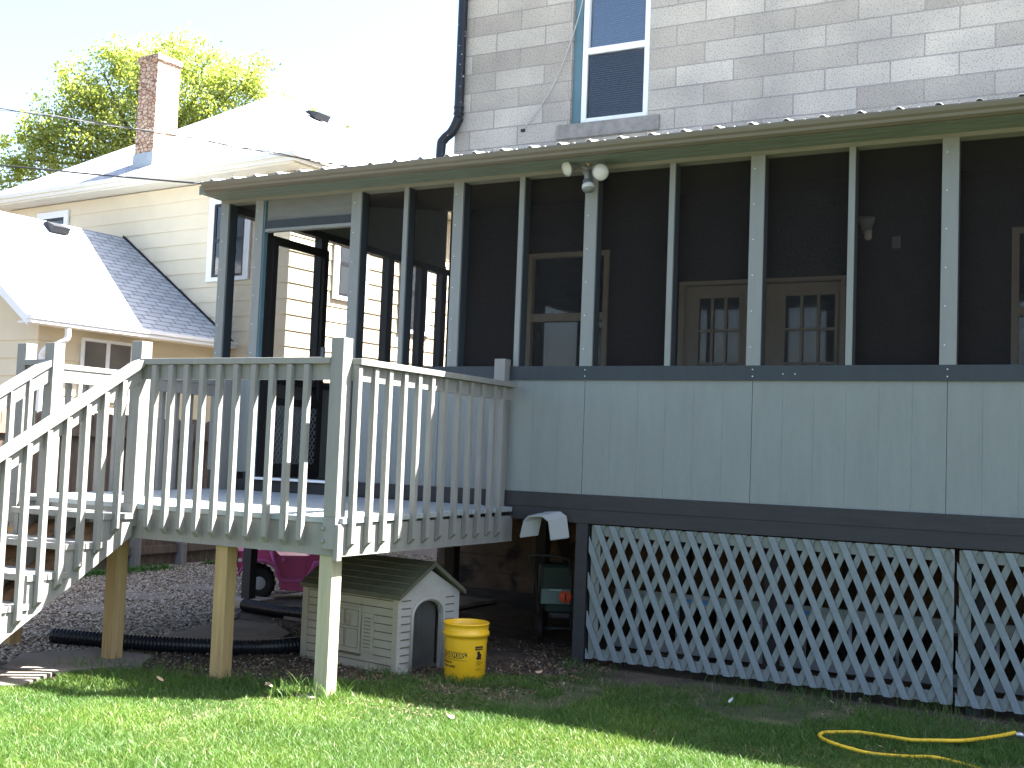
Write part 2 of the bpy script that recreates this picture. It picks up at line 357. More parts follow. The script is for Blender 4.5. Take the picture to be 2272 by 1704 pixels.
def inpoly(x, y, poly):
    x = np.asarray(x); y = np.asarray(y); c = np.zeros(x.shape, bool); n = len(poly)
    for i in range(n):
        (x1, y1), (x2, y2) = poly[i], poly[(i+1) % n]
        k = ((y1 > y) != (y2 > y)) & (x < (x2-x1)*(y-y1)/((y2-y1)+1e-12)+x1); c ^= k
    return c

# ================================================================== SETTING
MB().quad((-400, -400, G), (400, -400, G), (400, 400, G), (-400, 400, G)).build('ground', 'soil', kind='structure', label='bare brown soil of the yard', cat=None)
LAWN = [(-2.75, -3.6), (-2.36, -3.0), (-2.2, -2.62), (-2.42, -2.2), (-1.88, -2.07), (-1.42, -1.96), (-1.0, -1.72), (-.80, -1.32), (-.62, -1.1), (-.3, -.98), (-.1, -.62), (.2, -.42), (.9, -.38), (1.6, -.15), (2.6, -.1), (9, -.1), (9, -16), (-16, -16), (-16, -4.2), (-4, -4.0)]
MB().prism([(x, y, G) for x, y in LAWN], (0, 0, .004)).build('lawn', 'lawn_soil', kind='structure')
GRAV = [(-6.6, -3.0), (-3.4, -2.95), (-2.72, -2.55), (-2.75, -1.75), (-2.65, -1.35), (-2.85, -.66), (-3.1, -.1), (-3.5, .55), (-4.0, 1.5), (-4.2, 9), (-6.6, 9)]
MB().prism([(x, y, G) for x, y in GRAV], (0, 0, .006)).build('gravel_bed', 'gravel_base', kind='structure')

# ================================================================== STONE HOUSE
YW = 3.6; HX0 = -3.43; HX1 = 8.0; HZ = 6.2
house = thing('stone_house', (0, YW, G), 'two storey grey concrete block house rising behind the screened porch', 'house')
wx0, wx1, wz0, wz1 = -1.86, -1.085, 2.94, 4.95      # upper window opening
lk0, lk1, lkz0, lkz1 = -2.40, -1.45, .0, 1.54        # lower left window behind screens
d0, d1, dz = -.66, 1.0, 1.17                         # double doors
r0_, r1_ = 2.45, 3.3
def wall_with_holes(x0, x1, z0, z1, y0, y1, holes):
    xs = sorted({x0, x1, *[h[0] for h in holes], *[h[1] for h in holes]}); zs = sorted({z0, z1, *[h[2] for h in holes], *[h[3] for h in holes]})
    b = MB()
    for i in range(len(xs)-1):
        run = None
        for j in range(len(zs)-1):
            cx, cz = (xs[i]+xs[i+1])/2, (zs[j]+zs[j+1])/2
            hole = any(h[0] < cx < h[1] and h[2] < cz < h[3] for h in holes)
            if not hole:
                if run is None: run = zs[j]
            if hole and run is not None: b.box(xs[i], xs[i+1], y0, y1, run, zs[j]); run = None
        if run is not None: b.box(xs[i], xs[i+1], y0, y1, run, z1)
    return b
ub = wall_with_holes(HX0, HX1, 2.3, HZ, YW, YW+.25, [(wx0-.12, wx1+.01, wz0-.01, wz1)])
ub.box(HX0, HX0+.25, YW+.25, 13, G, HZ); ub.box(HX1-.25, HX1, YW+.25, 13, G, HZ); ub.box(HX0+.25, HX1-.25, 12.75, 13, G, HZ)
ub.build('wall', 'block_wall', house)
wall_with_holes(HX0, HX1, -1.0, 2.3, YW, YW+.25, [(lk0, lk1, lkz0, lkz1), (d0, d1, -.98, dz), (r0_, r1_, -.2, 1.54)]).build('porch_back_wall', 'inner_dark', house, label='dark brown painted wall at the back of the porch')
fb = MB()
for k in range(6):
    fb.box(HX0, HX1, YW, YW+.25, G+k*.185, G+k*.185+.178)
fb.box(HX0, HX1, YW+.02, YW+.25, G, -1.0); fb.build('foundation', 'foundation', house)
rf = MB(); ov = .35
rf.prism([(HX0-ov, YW-ov, HZ), (HX1+ov, YW-ov, HZ), (HX1+ov, 13+ov, HZ), (HX0-ov, 13+ov, HZ)], (0, 0, .12))
rf.add([(HX0-ov, YW-ov, HZ+.12), (HX1+ov, YW-ov, HZ+.12), (HX1+ov, 13+ov, HZ+.12), (HX0-ov, 13+ov, HZ+.12), (2.3, 8.3, HZ+1.2)], [(0, 1, 4), (1, 2, 4), (2, 3, 4), (3, 0, 4)])
rf.build('roof', 'shingles', house)
# sill and darker quoins
bx('window_sill', 'lintel', house, -2.12, -.94, YW-.035, YW+.2, 2.775, 2.93)
# upper window
w = bx('window_reveal', 'teal', house, wx0-.118, wx0-.02, YW+.05, YW+.2, wz0, wz1, label='pale blue painted side panel of the window')
wf = MB(); t = .06
wf.box(wx0, wx0+t, YW+.02, YW+.12, wz0, wz1-.05); wf.box(wx1-t, wx1, YW+.02, YW+.12, wz0, wz1-.05); wf.box(wx0+t, wx1-t, YW+.02, YW+.12, wz0, wz0+.05); wf.box(wx0+t, wx1-t, YW+.02, YW+.12, wz1-.12, wz1-.05)
wf.box(wx0+t, wx1-t, YW+.015, YW+.1, 3.69, 3.76); wf.box(wx0-.02, wx0, YW+.06, YW+.2, wz0, wz1)
win = wf.build('window', 'white_vinyl', house, bevel=.004, label='white double hung upper window with blinds')
bx('pane', 'glass_sky_tint', win, wx0+t, wx1-t, YW+.075, YW+.08, 3.76, wz1-.12); bx('pane', 'glass_sky_tint', win, wx0+t, wx1-t, YW+.055, YW+.06, wz0+.05, 3.69)
bx('insect_screen', 'screen', win, wx0+t, wx1-t, YW+.035, YW+.037, wz0+.05, 3.69)
sl_ = MB()
for k in range(80):
    z = wz0+.06+k*.024; sl_.add([(wx0+.03, YW+.125, z), (wx1-.03, YW+.125, z), (wx1-.03, YW+.145, z+.02), (wx0+.03, YW+.145, z+.02)], [(0, 1, 2, 3)])
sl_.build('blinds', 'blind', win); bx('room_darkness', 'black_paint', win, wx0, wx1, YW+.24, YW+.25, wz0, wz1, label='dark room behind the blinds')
# back wall windows seen through the screens
def int_window(x0, x1, z0, z1, mid):
    f = MB(); t = .055
    f.box(x0, x0+t, YW-.03, YW+.06, z0, z1); f.box(x1-t, x1, YW-.03, YW+.06, z0, z1); f.box(x0+t, x1-t, YW-.03, YW+.06, z1-.05, z1); f.box(x0+t, x1-t, YW-.03, YW+.06, z0, z0+.06); f.box(x0+t, x1-t, YW-.02, YW+.06, mid-.05, mid+.035)
    o = f.build('porch_window', 'cream_trim', house); bx('pane', 'glass', o, x0+t, x1-t, YW+.03, YW+.034, z0+.06, mid-.05); bx('pane', 'glass', o, x0+t, x1-t, YW+.03, YW+.034, mid+.035, z1-.05)
    b = MB()
    for k in range(int((z1-z0)/.03)):
        z = z0+.05+k*.03; b.add([(x0+.22, YW+.10, z), (x1-.04, YW+.10, z), (x1-.04, YW+.115, z+.022), (x0+.22, YW+.115, z+.022)], [(0, 1, 2, 3)])
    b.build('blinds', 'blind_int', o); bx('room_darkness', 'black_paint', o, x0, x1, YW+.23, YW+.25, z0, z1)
int_window(lk0, lk1, lkz0, lkz1, .85); int_window(r0_, r1_, -.2, 1.54, .80)
# double doors
df = MB(); df.box(d0, d0+.05, YW-.03, YW+.1, -.98, dz); df.box(d1-.045, d1, YW-.03, YW+.1, -.98, dz); df.box(d0+.05, d1-.045, YW-.03, YW+.1, dz-.04, dz); df.box(.15, .19, YW-.02, YW+.1, -.98, dz-.04)
dfo = df.build('door_frame', 'cream_trim', house)
def door(x0, x1, gx0, gx1, mm):
    b = wall_with_holes(x0, x1, -.96, dz-.05, YW+.01, YW+.05, [(gx0, gx1, -.62, 1.0)]); o = b.build('glazed_door', mm, house)
    g = MB()
    for k in (1, 2): x = gx0+(gx1-gx0)*k/3; g.box(x-.012, x+.012, YW+.0, YW+.02, -.62, 1.0)
    for k in range(1, 5): z = 1.0-k*.33; g.box(gx0, gx1, YW+.002, YW+.018, z-.012, z+.012)
    g.box(gx0-.03, gx0, YW-.002, YW+.02, -.65, 1.03); g.box(gx1, gx1+.03, YW-.002, YW+.02, -.65, 1.03); g.box(gx0, gx1, YW-.002, YW+.02, 1.0, 1.03); g.box(gx0, gx1, YW-.002, YW+.02, -.65, -.62)
    g.build('glazing_bars', mm, o); bx('pane', 'glass', o, gx0, gx1, YW+.03, YW+.034, -.62, 1.0)
    c = MB(); c.box(gx0, gx1, YW+.1, YW+.12, -.62, .86); c.build('curtain', 'lace', o)
door(d0+.05, .15, -.455, -.04, 'cream_trim'); door(.19, d1-.045, .42, .90, 'cream_trim')
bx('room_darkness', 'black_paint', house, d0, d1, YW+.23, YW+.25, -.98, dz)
bx('threshold', 'cream_trim', house, d0, d1, YW-.05, YW+.0, -.995, -.965)
# wall lamp on the back wall, outlet plate
wl = thing('wall_lamp', (1.2, YW-.1, 1.6), 'small glass wall lamp on dark wall behind the porch screens', 'lamp')
MB().lathe([(0.0, .10), (.08, .09), (.075, .06), (.045, -.02), (.02, -.03), (.0, -.03)], (1.2, YW-.12, 1.6), 20).build('lamp_shade', 'lamp_gray', wl, True)
MB().lathe([(0, -.02), (.03, -.03), (.035, -.10), (.02, -.12), (0, -.12)], (1.22, YW-.12, 1.6), 16).build('lamp_bulb', 'lamp_white', wl, True)
MB().box(1.17, 1.23, YW-.12, YW, 1.55, 1.62).build('wall_mount', 'lamp_gray', wl)
bx('outlet_plate', 'lamp_gray', house, 1.415, 1.49, YW-.012, YW, 1.41, 1.52, bevel=.003)
# downspout
ds = MB(); path = smooth_path([(-3.35, YW-.07, HZ-.1), (-3.345, YW-.07, 4.5), (-3.345, YW-.07, 3.25), (-3.345, YW-.08, 3.12), (-3.42, YW-.08, 2.98), (-3.52, YW-.08, 2.90), (-3.555, YW-.08, 2.78), (-3.555, YW-.08, 2.1)], 8)
for p in path: pass
ds.tube(path, .055, 12); ds.build('downspout', 'downspout_black', house, True)
for z in (3.17, 3.24): MB().tube([(-3.345, YW-.07, z), (-3.345, YW-.07, z+.02)], .062, 12).build('downspout_joint', 'downspout_black', house, True)
cb = MB().tube(smooth_path([(-1.80, YW-.02, 4.7), (-1.858, YW-.03, 4.29), (-1.95, YW-.03, 3.95), (-2.12, YW-.03, 3.5), (-2.33, YW-.03, 3.16), (-2.538, YW-.012, 2.937)], 8), .006, 6)
cb.build('cable', 'cable_white', None, True, label='thin white cable sagging down the block wall left of the upper window', cat='cable')
bx('cable_clip', 'vent_dark', house, -2.565, -2.52, YW-.02, YW, 2.91, 2.94)

# ================================================================== SCREENED PORCH
porch = thing('screened_porch', (0, 0, G), 'raised grey porch with tall insect screens and metal roof', 'porch')
PX1 = 8.0
tall = [(-3.46, .085), (-3.075, .085), (-2.07, .095), (-1.115, .085), (0, .095), (1.2192, .095), (2.4384, .098), (3.6576, .095), (4.877, .095), (6.096, .095), (7.315, .095)]
mids = [-1.593, -.565, .615, 1.84, 3.05, 4.27, 5.49, 6.7]
for x, w_ in tall:
    zb = 0 if x > -3 else -.87
    if x == -2.07: zb = -.02
    p = bx('post', 'slate', porch, x-.045, x+.045, -.003, .09, zb if x > -3 else -1.0, 1.41)
    b = MB(); b.box(x-w_/2, x+w_/2, -.022, -.003, zb, 1.41)
    tbd = b.build('trim_board', 'trim_gray', p)
    nl = MB()
    for k in range(6):
        zz = .12+k*.24
        for s_ in (-.02,): nl.box(x+s_-.003, x+s_+.003, -.0235, -.022, zz, zz+.006)
    absorb(tbd, nl.build('nail_heads', 'white_paint', p))
for x in mids:
    p = bx('stud', 'slate', porch, x-.019, x+.019, -.003, .09, 0, 1.41)
    bx('trim_board', 'trim_gray', p, x-.020, x+.020, -.022, -.003, 0, 1.41)
# screens
edges = sorted([t_[0] for t_ in tall]+mids)
for a, b in zip(edges[:-1], edges[1:]):
    if a == -3.075: continue
    z0 = 0 if a > -3 else -.88
    MB().box(a+.02, b-.02, .080, .082, z0 if a > -3.2 else 0, 1.41).build('screen_panel', 'screen', porch)
sbd = bx('sill_board', 'slate', porch, -2.117, PX1, -.026, .07, -.1, 0)
bx('sill_board', 'slate', porch, -3.5, -3.03, -.0, .07, -.1, -.0)
# nail heads on the sill
nh = MB()
for x in (0, 1.2192, 2.4384, 3.6576, 4.877):
    for z in (-.03, -.075): nh.box(x-.003, x+.004, -.0275, -.026, z, z+.006)
for x in (1.42, 1.50): nh.box(x, x+.006, -.0275, -.026, -.06, -.054)
absorb(sbd, nh.build('nail_heads', 'white_paint', porch))
# siding panels (each sheet of six boards)
def panel(x0, x1, z0=-.908, z1=-.1, first=None):
    b = MB(); x = first if first is not None else x0; e = x0
    xs = [x0]
    while x < x1-.001:
        x += .2032
        if x > x0+.02: xs.append(min(x, x1))
    for i in range(len(xs)-1):
        a_ = xs[i]+(.0015 if i == 0 else .0012); c_ = xs[i+1]-(.0015 if i == len(xs)-2 else .0012); b.box(a_, c_, -.014, 0, z0, z1)
    b.box(x0+.0015, x1-.0015, -.0128, .012, z0, z1)
    b.build('siding_panel', 'siding_gray', porch)
panel(-2.03, -1.2192, first=-2.4384)
for k in range(-1, 6): panel(k*1.2192, (k+1)*1.2192)
panel(-3.36, -3.10, -.874, -.1)
# beams
bx('beam', 'charcoal', porch, -2.12, PX1, -.03, .10, -1.012, -.908)
bx('beam', 'charcoal', porch, -2.12, PX1, -.026, .10, -1.109, -1.0135)
bx('beam', 'charcoal', porch, -3.5, -2.12, -.016, .10, -1.2, -.932)
bx('door_jamb', 'charcoal', porch, -2.13, -2.03, -.02, .09, -.93, -.1)
bx('door_jamb', 'teal', porch, -3.0295, -3.018, -.012, .03, -.92, 1.41)
bx('door_jamb', 'black_paint', porch, -3.0295, -3.012, .032, .10, -.92, 1.235)
bx('door_sill', 'white_paint', porch, -3.02, -2.13, -.05, .10, -.93, -.912, label='pale worn threshold under the screen door opening')
bx('corner_board', 'charcoal', porch, -3.10, -3.03, -.02, .0, -.93, -.1)
# door header
bx('door_header', 'header_shade', porch, -3.005, -2.118, .0, .03, 1.235, 1.41); bx('door_header', 'slate', porch, -3.005, -2.118, -.012, .04, 1.165, 1.235); bx('door_header', 'trim_gray', porch, -3.005, -2.118, -.02, .04, 1.14, 1.165)
# top header, soffit, gutter
bx('header_board', 'header', porch, -3.503, PX1, -.026, .09, 1.41, 1.452)
for k, (y0, y1) in enumerate(((-.115, -.028), (-.205, -.118), (-.295, -.208))): bx('soffit_board', 'soffit', porch, -3.503, PX1, y0, y1, 1.437+.002*k, 1.452)
bx('fascia_board', 'soffit', porch, -3.49, PX1, -.31, -.297, 1.43, 1.50)
gp = [(-.312, 1.432), (-.345, 1.432), (-.372, 1.445), (-.378, 1.462), (-.395, 1.475), (-.405, 1.498), (-.405, 1.508), (-.398, 1.508), (-.396, 1.495), (-.388, 1.478), (-.370, 1.465), (-.362, 1.448), (-.343, 1.438), (-.318, 1.438), (-.318, 1.50), (-.312, 1.50)]
MB().prism([(-3.385, y, z) for y, z in gp], (PX1+3.385, 0, 0)).build('gutter', 'gutter', porch)
MB().prism([(-3.389, y, z) for y, z in [(-.312, 1.432), (-.345, 1.432), (-.372, 1.445), (-.378, 1.462), (-.395, 1.475), (-.405, 1.498), (-.405, 1.508), (-.312, 1.508)]], (.004, 0, 0)).build('gutter_end_cap', 'gutter', porch)
# metal roof: ribbed sheet
slope = math.tan(R(11.0)); yA, yB = -.372, YW-.002; zA = 1.516
prof = []; x = -3.50
while x < PX1:
    prof += [(x, 0), (x+.075, 0), (x+.08, .005), (x+.09, .005), (x+.095, 0), (x+.168, 0), (x+.186, .020), (x+.204, .020), (x+.2286, 0)]
    x += .2286
rm = MB(); nP = len(prof)
V_ = [(px, yA, zA+h) for px, h in prof]+[(px, yB, zA+(yB-yA)*slope+h) for px, h in prof]
V_ += [(px, y, z-.004) for px, y, z in V_]
F_ = []
for i in range(nP-1):
    F_ += [(i, i+1, nP+i+1, nP+i), (2*nP+i, 3*nP+i, 3*nP+i+1, 2*nP+i+1), (i, 2*nP+i, 2*nP+i+1, i+1), (nP+i, nP+i+1, 3*nP+i+1, 3*nP+i)]
rm.add(V_, F_).build('metal_roof', 'roof_metal', porch)
ce = MB(); ce.add([(-3.45, -.02, 1.455), (PX1, -.02, 1.455), (PX1, YW-.01, 1.455), (-3.45, YW-.01, 1.455)], [(0, 1, 2, 3)])
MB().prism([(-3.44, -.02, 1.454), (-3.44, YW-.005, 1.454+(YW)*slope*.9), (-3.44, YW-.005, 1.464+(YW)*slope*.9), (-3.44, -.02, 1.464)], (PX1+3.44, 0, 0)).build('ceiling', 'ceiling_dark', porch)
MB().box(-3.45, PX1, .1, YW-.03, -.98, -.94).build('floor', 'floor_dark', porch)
# end wall (x=-3.46)
EX = -3.46
for y in (1.32, 2.45, 3.08, 3.50): 
    p = bx('post', 'black_paint' if 0 else 'slate', porch, EX-.04, EX+.045, y-.05, y+.05, -.94, 1.40)
bx('end_plate', 'slate', porch, EX-.042, EX+.047, .09, YW-.01, 1.345, 1.41); bx('end_plate', 'soffit', porch, EX-.045, EX+.0, -.02, YW-.01, 1.41, 1.452)
for a, b in ((.09, 1.27), (1.37, 2.40), (2.50, 3.03), (3.13, 3.45)): MB().box(EX-.002, EX, a, b, -.05, 1.345).build('screen_panel', 'screen_end', porch)
bx('end_sill', 'slate', porch, EX-.05, EX+.05, .09, YW-.01, -.08, -.03); bx('end_siding', 'siding_gray', porch, EX-.05, EX-.035, .09, YW-.01, -1.0, -.08); bx('end_beam', 'charcoal', porch, EX-.05, EX+.05, .10, YW-.01, -1.2, -.985)
# rear gable triangle closing the roof end
MB().prism([(EX-.04, -.3, 1.455), (EX-.04, YW-.01, 1.455), (EX-.04, YW-.01, 1.50+(YW+.3)*slope), (EX-.04, -.3, 1.505)], (.03, 0, 0)).build('gable_end', 'soffit', porch)
# open screen door leaf swung inward
dl = MB(); X0 = -3.03; X1 = -3.00
dl.box(X0, X1, .10, .16, -.91, 1.13); dl.box(X0, X1, .80, .86, -.91, 1.13); dl.box(X0, X1, .16, .80, 1.06, 1.13); dl.box(X0, X1, .16, .80, -.91, -.80); dl.box(X0, X1, .16, .80, -.30, -.24)
sd_ = dl.build('screen_door', 'black_paint', porch, label='dark screen door standing open into the porch')
MB().box(X0+.012, X0+.014, .16, .80, -.24, 1.06).build('mesh_panel', 'screen', sd_)
gr = MB()
for k in range(-12, 16):
    for sg in (1, -1):
        y0 = .16+k*.05; pts = []
        z0_, z1_ = -.80, -.30; ya, yb_ = (y0, y0+.5*.8) if sg > 0 else (y0+.5*.8, y0)
        # clip to .16...80
        def cl(y, t_): return t_
        t0, t1 = 0., 1.; dy = yb_-ya
        for lim, s2 in ((.16, 1), (.80, -1)):
            if abs(dy) > 1e-6:
                tt = (lim-ya)/dy
                if s2*dy > 0: t0 = max(t0, tt)
                else: t1 = min(t1, tt)
        if t1-t0 > .03: gr.beam((X0+.014+sg*.001, ya+dy*t0, z0_+.5*t0), (X0+.014+sg*.001, ya+dy*t1, z0_+.5*t1), .006, .004, up=(1, 0, 0))
gr.box(X0+.008, X0+.02, .47, .485, -.80, -.30); gr.build('diamond_grille', 'lamp_gray', sd_); bx('handle', 'lamp_gray', sd_, X1, X1+.03, .80, .83, .1, .25)
# dark support posts under the porch
for x, y in ((-3.61, .71), (-1.50, .74), (-.80, 1.0), (.42, 1.0), (1.35, .12), (2.6, .12), (4.9, .12), (1.5, 1.7)):
    bx('support_post', 'black_paint' if y > .5 and x > -3 else 'charcoal', porch, x-.045, x+.045, y-.045, y+.045, G, -1.1)
bx('support_post', 'charcoal', porch, -.028, .062, -.02, .07, G, -1.11, label='weathered dark grey post left of the lattice')
for y in (.9, 1.8, 2.7): bx('floor_joist', 'charcoal', porch, -3.45, PX1, y, y+.04, -1.15, -.98)

# floodlight
fl = thing('floodlight', (0, -.06, 1.42), 'twin head outdoor floodlight with motion sensor under the porch gutter', 'lamp')
MB().tube([(0.0, -.022, 1.40), (0.0, -.075, 1.40)], .05, 20).build('mount', 'lamp_gray', fl, True)
def head(c, d, nm='lamp_head'):
    d = Vector(d).normalized(); q = d.to_track_quat('Z', 'Y').to_matrix()
    o = MB().lathe([(0, -.125), (.018, -.125), (.022, -.09), (.026, -.06), (.030, -.055), (.034, -.03), (.058, .0), (.0605, .008), (.056, .01), (.052, .002)], c, 28, q).build(nm, 'lamp_gray', fl, True)
    MB().lathe([(.054, .004), (.045, .016), (.03, .024), (.012, .028), (.0, .029)], c, 28, q).build('bulb', 'lamp_white', o, True)
    return Vector(c)-d*.12
e1 = head((-.130, -.16, 1.405), (-.45, -.75, -.35)); e2 = head((.135, -.17, 1.352), (.22, -.9, -.25))
for e in (e1, e2): MB().tube(smooth_path([(0, -.06, 1.41), ((e.x)/2, -.075, 1.425), tuple(e)], 6), .013, 10).build('swivel_arm', 'lamp_gray', fl, True)
MB().tube(smooth_path([(0, -.06, 1.39), (.008, -.11, 1.37), (.012, -.12, 1.33), (.016, -.10, 1.31)], 5), .022, 12).build('sensor_arm', 'lamp_gray', fl, True)
sn = MB().lathe([(0, .035), (.038, .03), (.040, -.002), (.043, -.004), (.045, -.035), (.042, -.045), (.0, -.05)], (.018, -.115, 1.285), 24, Matrix.Rotation(R(-14), 3, 'X') @ Matrix.Rotation(R(-12), 3, 'Y')).build('motion_sensor', 'lamp_gray', fl, True)
MB().lathe([(.0445, -.006), (.047, -.02), (.0445, -.038)], (.018, -.118, 1.285), 24, Matrix.Rotation(R(-14), 3, 'X') @ Matrix.Rotation(R(-12), 3, 'Y')).build('sensor_lens', 'lamp_white', sn, True)
MB().tube([(-.02, -.20, 1.487), (.0, -.15, 1.455), (.012, -.105, 1.43)], .006, 6, rad=[.004, .006, .010]).build('wood_splinter', 'stick', None, label='small pale wood splinter lodged above the floodlight', cat='stick')

# ================================================================== DECK
deck = thing('deck', (-2, -1, G), 'grey painted wooden deck platform with spindle railings', 'deck')
YF = -2.06; XL, XR = -3.38, -.55
def dz_(y): return -1.055+(y-YF)*(.03/2.06)     # floor top rises very slightly to the wall
def bdk(x0, x1, y0, y1, t_=.034):
    return MB().add([(x0, y0, dz_(y0)-t_), (x1, y0, dz_(y0)-t_), (x1, y1, dz_(y1)-t_), (x0, y1, dz_(y1)-t_), (x0, y0, dz_(y0)), (x1, y0, dz_(y0)), (x1, y1, dz_(y1)), (x0, y1, dz_(y1))], [(3, 2, 1, 0), (4, 5, 6, 7), (0, 1, 5, 4), (1, 2, 6, 5), (2, 3, 7, 6), (3, 0, 4, 7)])
y = YF-.012
while y < -.05:
    y1 = min(y+.14, -.02); bdk(XL-.012, XR+.012, y, y1).build('floor_board', 'deck_floor', deck, bevel=.003); y += .146
bx('rim_board', 'deck_gray', deck, XL, XR, YF, YF+.038, -1.275, -1.091)
bx('rim_board', 'deck_gray', deck, XR-.038, XR, YF+.038, -.005, -1.275, -1.091, label='right rim board, sunlit near the corner')
bx('rim_board', 'deck_gray', deck, XL, XL+.038, YF+.038, -.03, -1.275, -1.091)
for x in np.linspace(XL+.45, XR-.45, 5): bx('joist', 'deck_gray', deck, x-.019, x+.019, YF+.038, -.03, -1.23, -1.092)
MB().prism([(-.575, YF-.045, -1.30), (-.545, YF-.045, -1.30), (-.545, YF-.045, -1.09), (-.575, YF-.045, -1.09)], (0, .045, 0)).build('corner_board', 'deck_gray', deck, bevel=.004)
def post4(x, y, z0, z1, notch=None, nm='railing_post'):
    b = MB()
    if notch is None: b.box(x-.045, x+.045, y-.045, y+.045, z0, z1)
    else:
        b.box(x-.045, x+.045, y-.045, y+.045, notch, z1)
    return b.build(nm, 'deck_gray', deck, bevel=.003)
PY = YF-.022; ZT = -.012
posts = []
for x, zb in ((-3.31, -1.24), (-3.03, -1.24), (-2.215, -1.20), (-.612, -1.235)):
    b = MB(); b.box(x-.045, x+.045, YF-.045, YF+.045, -1.05, ZT); b.box(x-.045, x+.045, YF-.045, YF-.0005, zb, -1.05)
    posts.append(b.build('railing_post', 'deck_gray', deck, bevel=.003))
for x, z in ((-.65, -1.12), (-.65, -1.19)): MB().tube([(x, YF-.045, z), (x, YF-.055, z)], .012, 12).build('bolt_head', 'deck_gray', deck, True)
post4(-.655, -.052, -1.03, .05); post4(XL+.07, -.075, -1.03, -.02)
# front rail
RZ0, RZ1 = -.165, -.127
def rail(x0, x1): bx('top_rail', 'deck_gray', deck, x0, x1, YF-.06, YF+.03, RZ0, RZ1, bevel=.003); bx('sub_rail', 'deck_gray', deck, x0, x1, YF-.03, YF+.008, -.257, RZ0-.001)
rail(-2.17, -.657); rail(-3.265, -3.075)
XS = -.56   # side rail
bx('top_rail', 'deck_gray', deck, XS-.03, XS+.06, YF+.045, -.097, RZ0, RZ1, bevel=.003); bx('sub_rail', 'deck_gray', deck, XS-.012, XS+.026, YF+.045, -.097, -.257, RZ0-.001)
XLs = -3.33
bx('top_rail', 'deck_gray', deck, XLs-.045, XLs+.045, YF+.045, -.12, RZ0, RZ1, bevel=.003); bx('sub_rail', 'deck_gray', deck, XLs-.0, XLs+.038, YF+.045, -.12, -.257, RZ0-.001)
def baluster(x, y, dx, dy, zt, zb, w_=.036, parent=None, mm='deck_gray'):
    # outward direction (dx,dy): bottom cut at 45 degrees rising outward
    parent = parent or deck; h = w_/2
    if dx: pts = [(x-h*dx, zb+.0), (x+h*dx, zb+.035), (x+h*dx, zt), (x-h*dx, zt)]; b = MB().prism([(px, y-h, pz) for px, pz in pts], (0, w_, 0))
    else: pts = [(y-h*dy, zb), (y+h*dy, zb+.035), (y+h*dy, zt), (y-h*dy, zt)]; b = MB().prism([(x-h, py, pz) for py, pz in pts], (w_, 0, 0))
    o = b.build('baluster', mm, parent, bevel=.0015)
    return o
for x in (-2.031, -1.891, -1.76, -1.628, -1.493, -1.356, -1.215, -1.077, -.942, -.815): baluster(x, YF-.049, 0, -1, -.169, -1.228+random.uniform(-.005, .005))
for y in (-2.0, -1.835, -1.685, -1.52, -1.36, -1.205, -1.045, -.87, -.71, -.555, -.395, -.26): baluster(XR+.02, y, 1, 0, -.169, -1.23+random.uniform(-.006, .006))
for k in range(12): baluster(XL-.02, -1.92+k*.155, -1, 0, -.169, -1.22)
baluster(-3.17, YF-.049, 0, -1, -.169, -1.15)
# support posts
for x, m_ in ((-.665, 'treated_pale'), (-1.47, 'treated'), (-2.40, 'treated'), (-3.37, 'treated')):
    y = -1.99
    if x == -.665: y = -2.0
    MB().box(x-.048, x+.048, y-.048, y+.048, G-.05, -1.275).build('support_post', m_, deck, bevel=.006)

# ================================================================== STAIRS
st = thing('deck_stairs', (-2.6, -2.9, G), 'grey wooden staircase with spindle handrails leading off the deck', 'staircase')
SX0, SX1 = -2.99, -2.17
fronts = [-2.35, -2.625, -2.885, -3.145, -3.41]; tz = [-1.115, -1.288, -1.455, -1.62, -1.785]
for i, (fy, z) in enumerate(zip(fronts, tz)):
    b = -2.108 if i == 0 else fronts[i-1]+.025
    bx('tread', 'deck_gray', st, SX0-.02, SX1+.012, fy, (fy+b)/2-.003, z-.038, z, bevel=.003)
    bx('tread', 'deck_gray', st, SX0-.02, SX1+.012, (fy+b)/2+.003, b, z-.038, z, bevel=.003)
for x in (SX0, -2.60, SX1-.04):
    pts = [(-2.10, -1.153)]
    for i, (fy, z) in enumerate(zip(fronts, tz)):
        f2 = fy+.012; pts += [(f2, z-.039)]
        if i+1 < len(tz): pts += [(f2, tz[i+1]-.039)]
    pts += [(-3.40, G+.002), (-3.49+.2, G+.002), (-2.10, -1.262)]
    # lower edge follows the pitch
    pts = pts[:-3]+[(fronts[-1]+.012, G+.002), (-3.40, G+.002), (-3.01, -1.815), (-2.2, -1.325), (-2.10, -1.262)]
    MB().prism([(x, p[0], p[1]) for p in pts], (.04, 0, 0)).build('stringer', 'deck_gray', st)
for i in range(4):
    b = MB(); z1 = tz[i]-.039; z0 = tz[i+1]; yb_ = fronts[i]+.10
# brown sheet behind the open risers
rb = MB(); rb.add([(SX0+.04, -2.16, -1.20), (SX1-.04, -2.16, -1.20), (SX1-.04, -3.25, -1.93), (SX0+.04, -3.25, -1.93)], [(0, 1, 2, 3)])
MB().prism([(SX0+.045, -2.17, -1.19), (SX0+.045, -3.23, -1.90), (SX0+.045, -3.23, -1.915), (SX0+.045, -2.17, -1.205)], (SX1-SX0-.09, 0, 0)).build('backing_board', 'riser_board', st, label='rough brown board under the open treads')
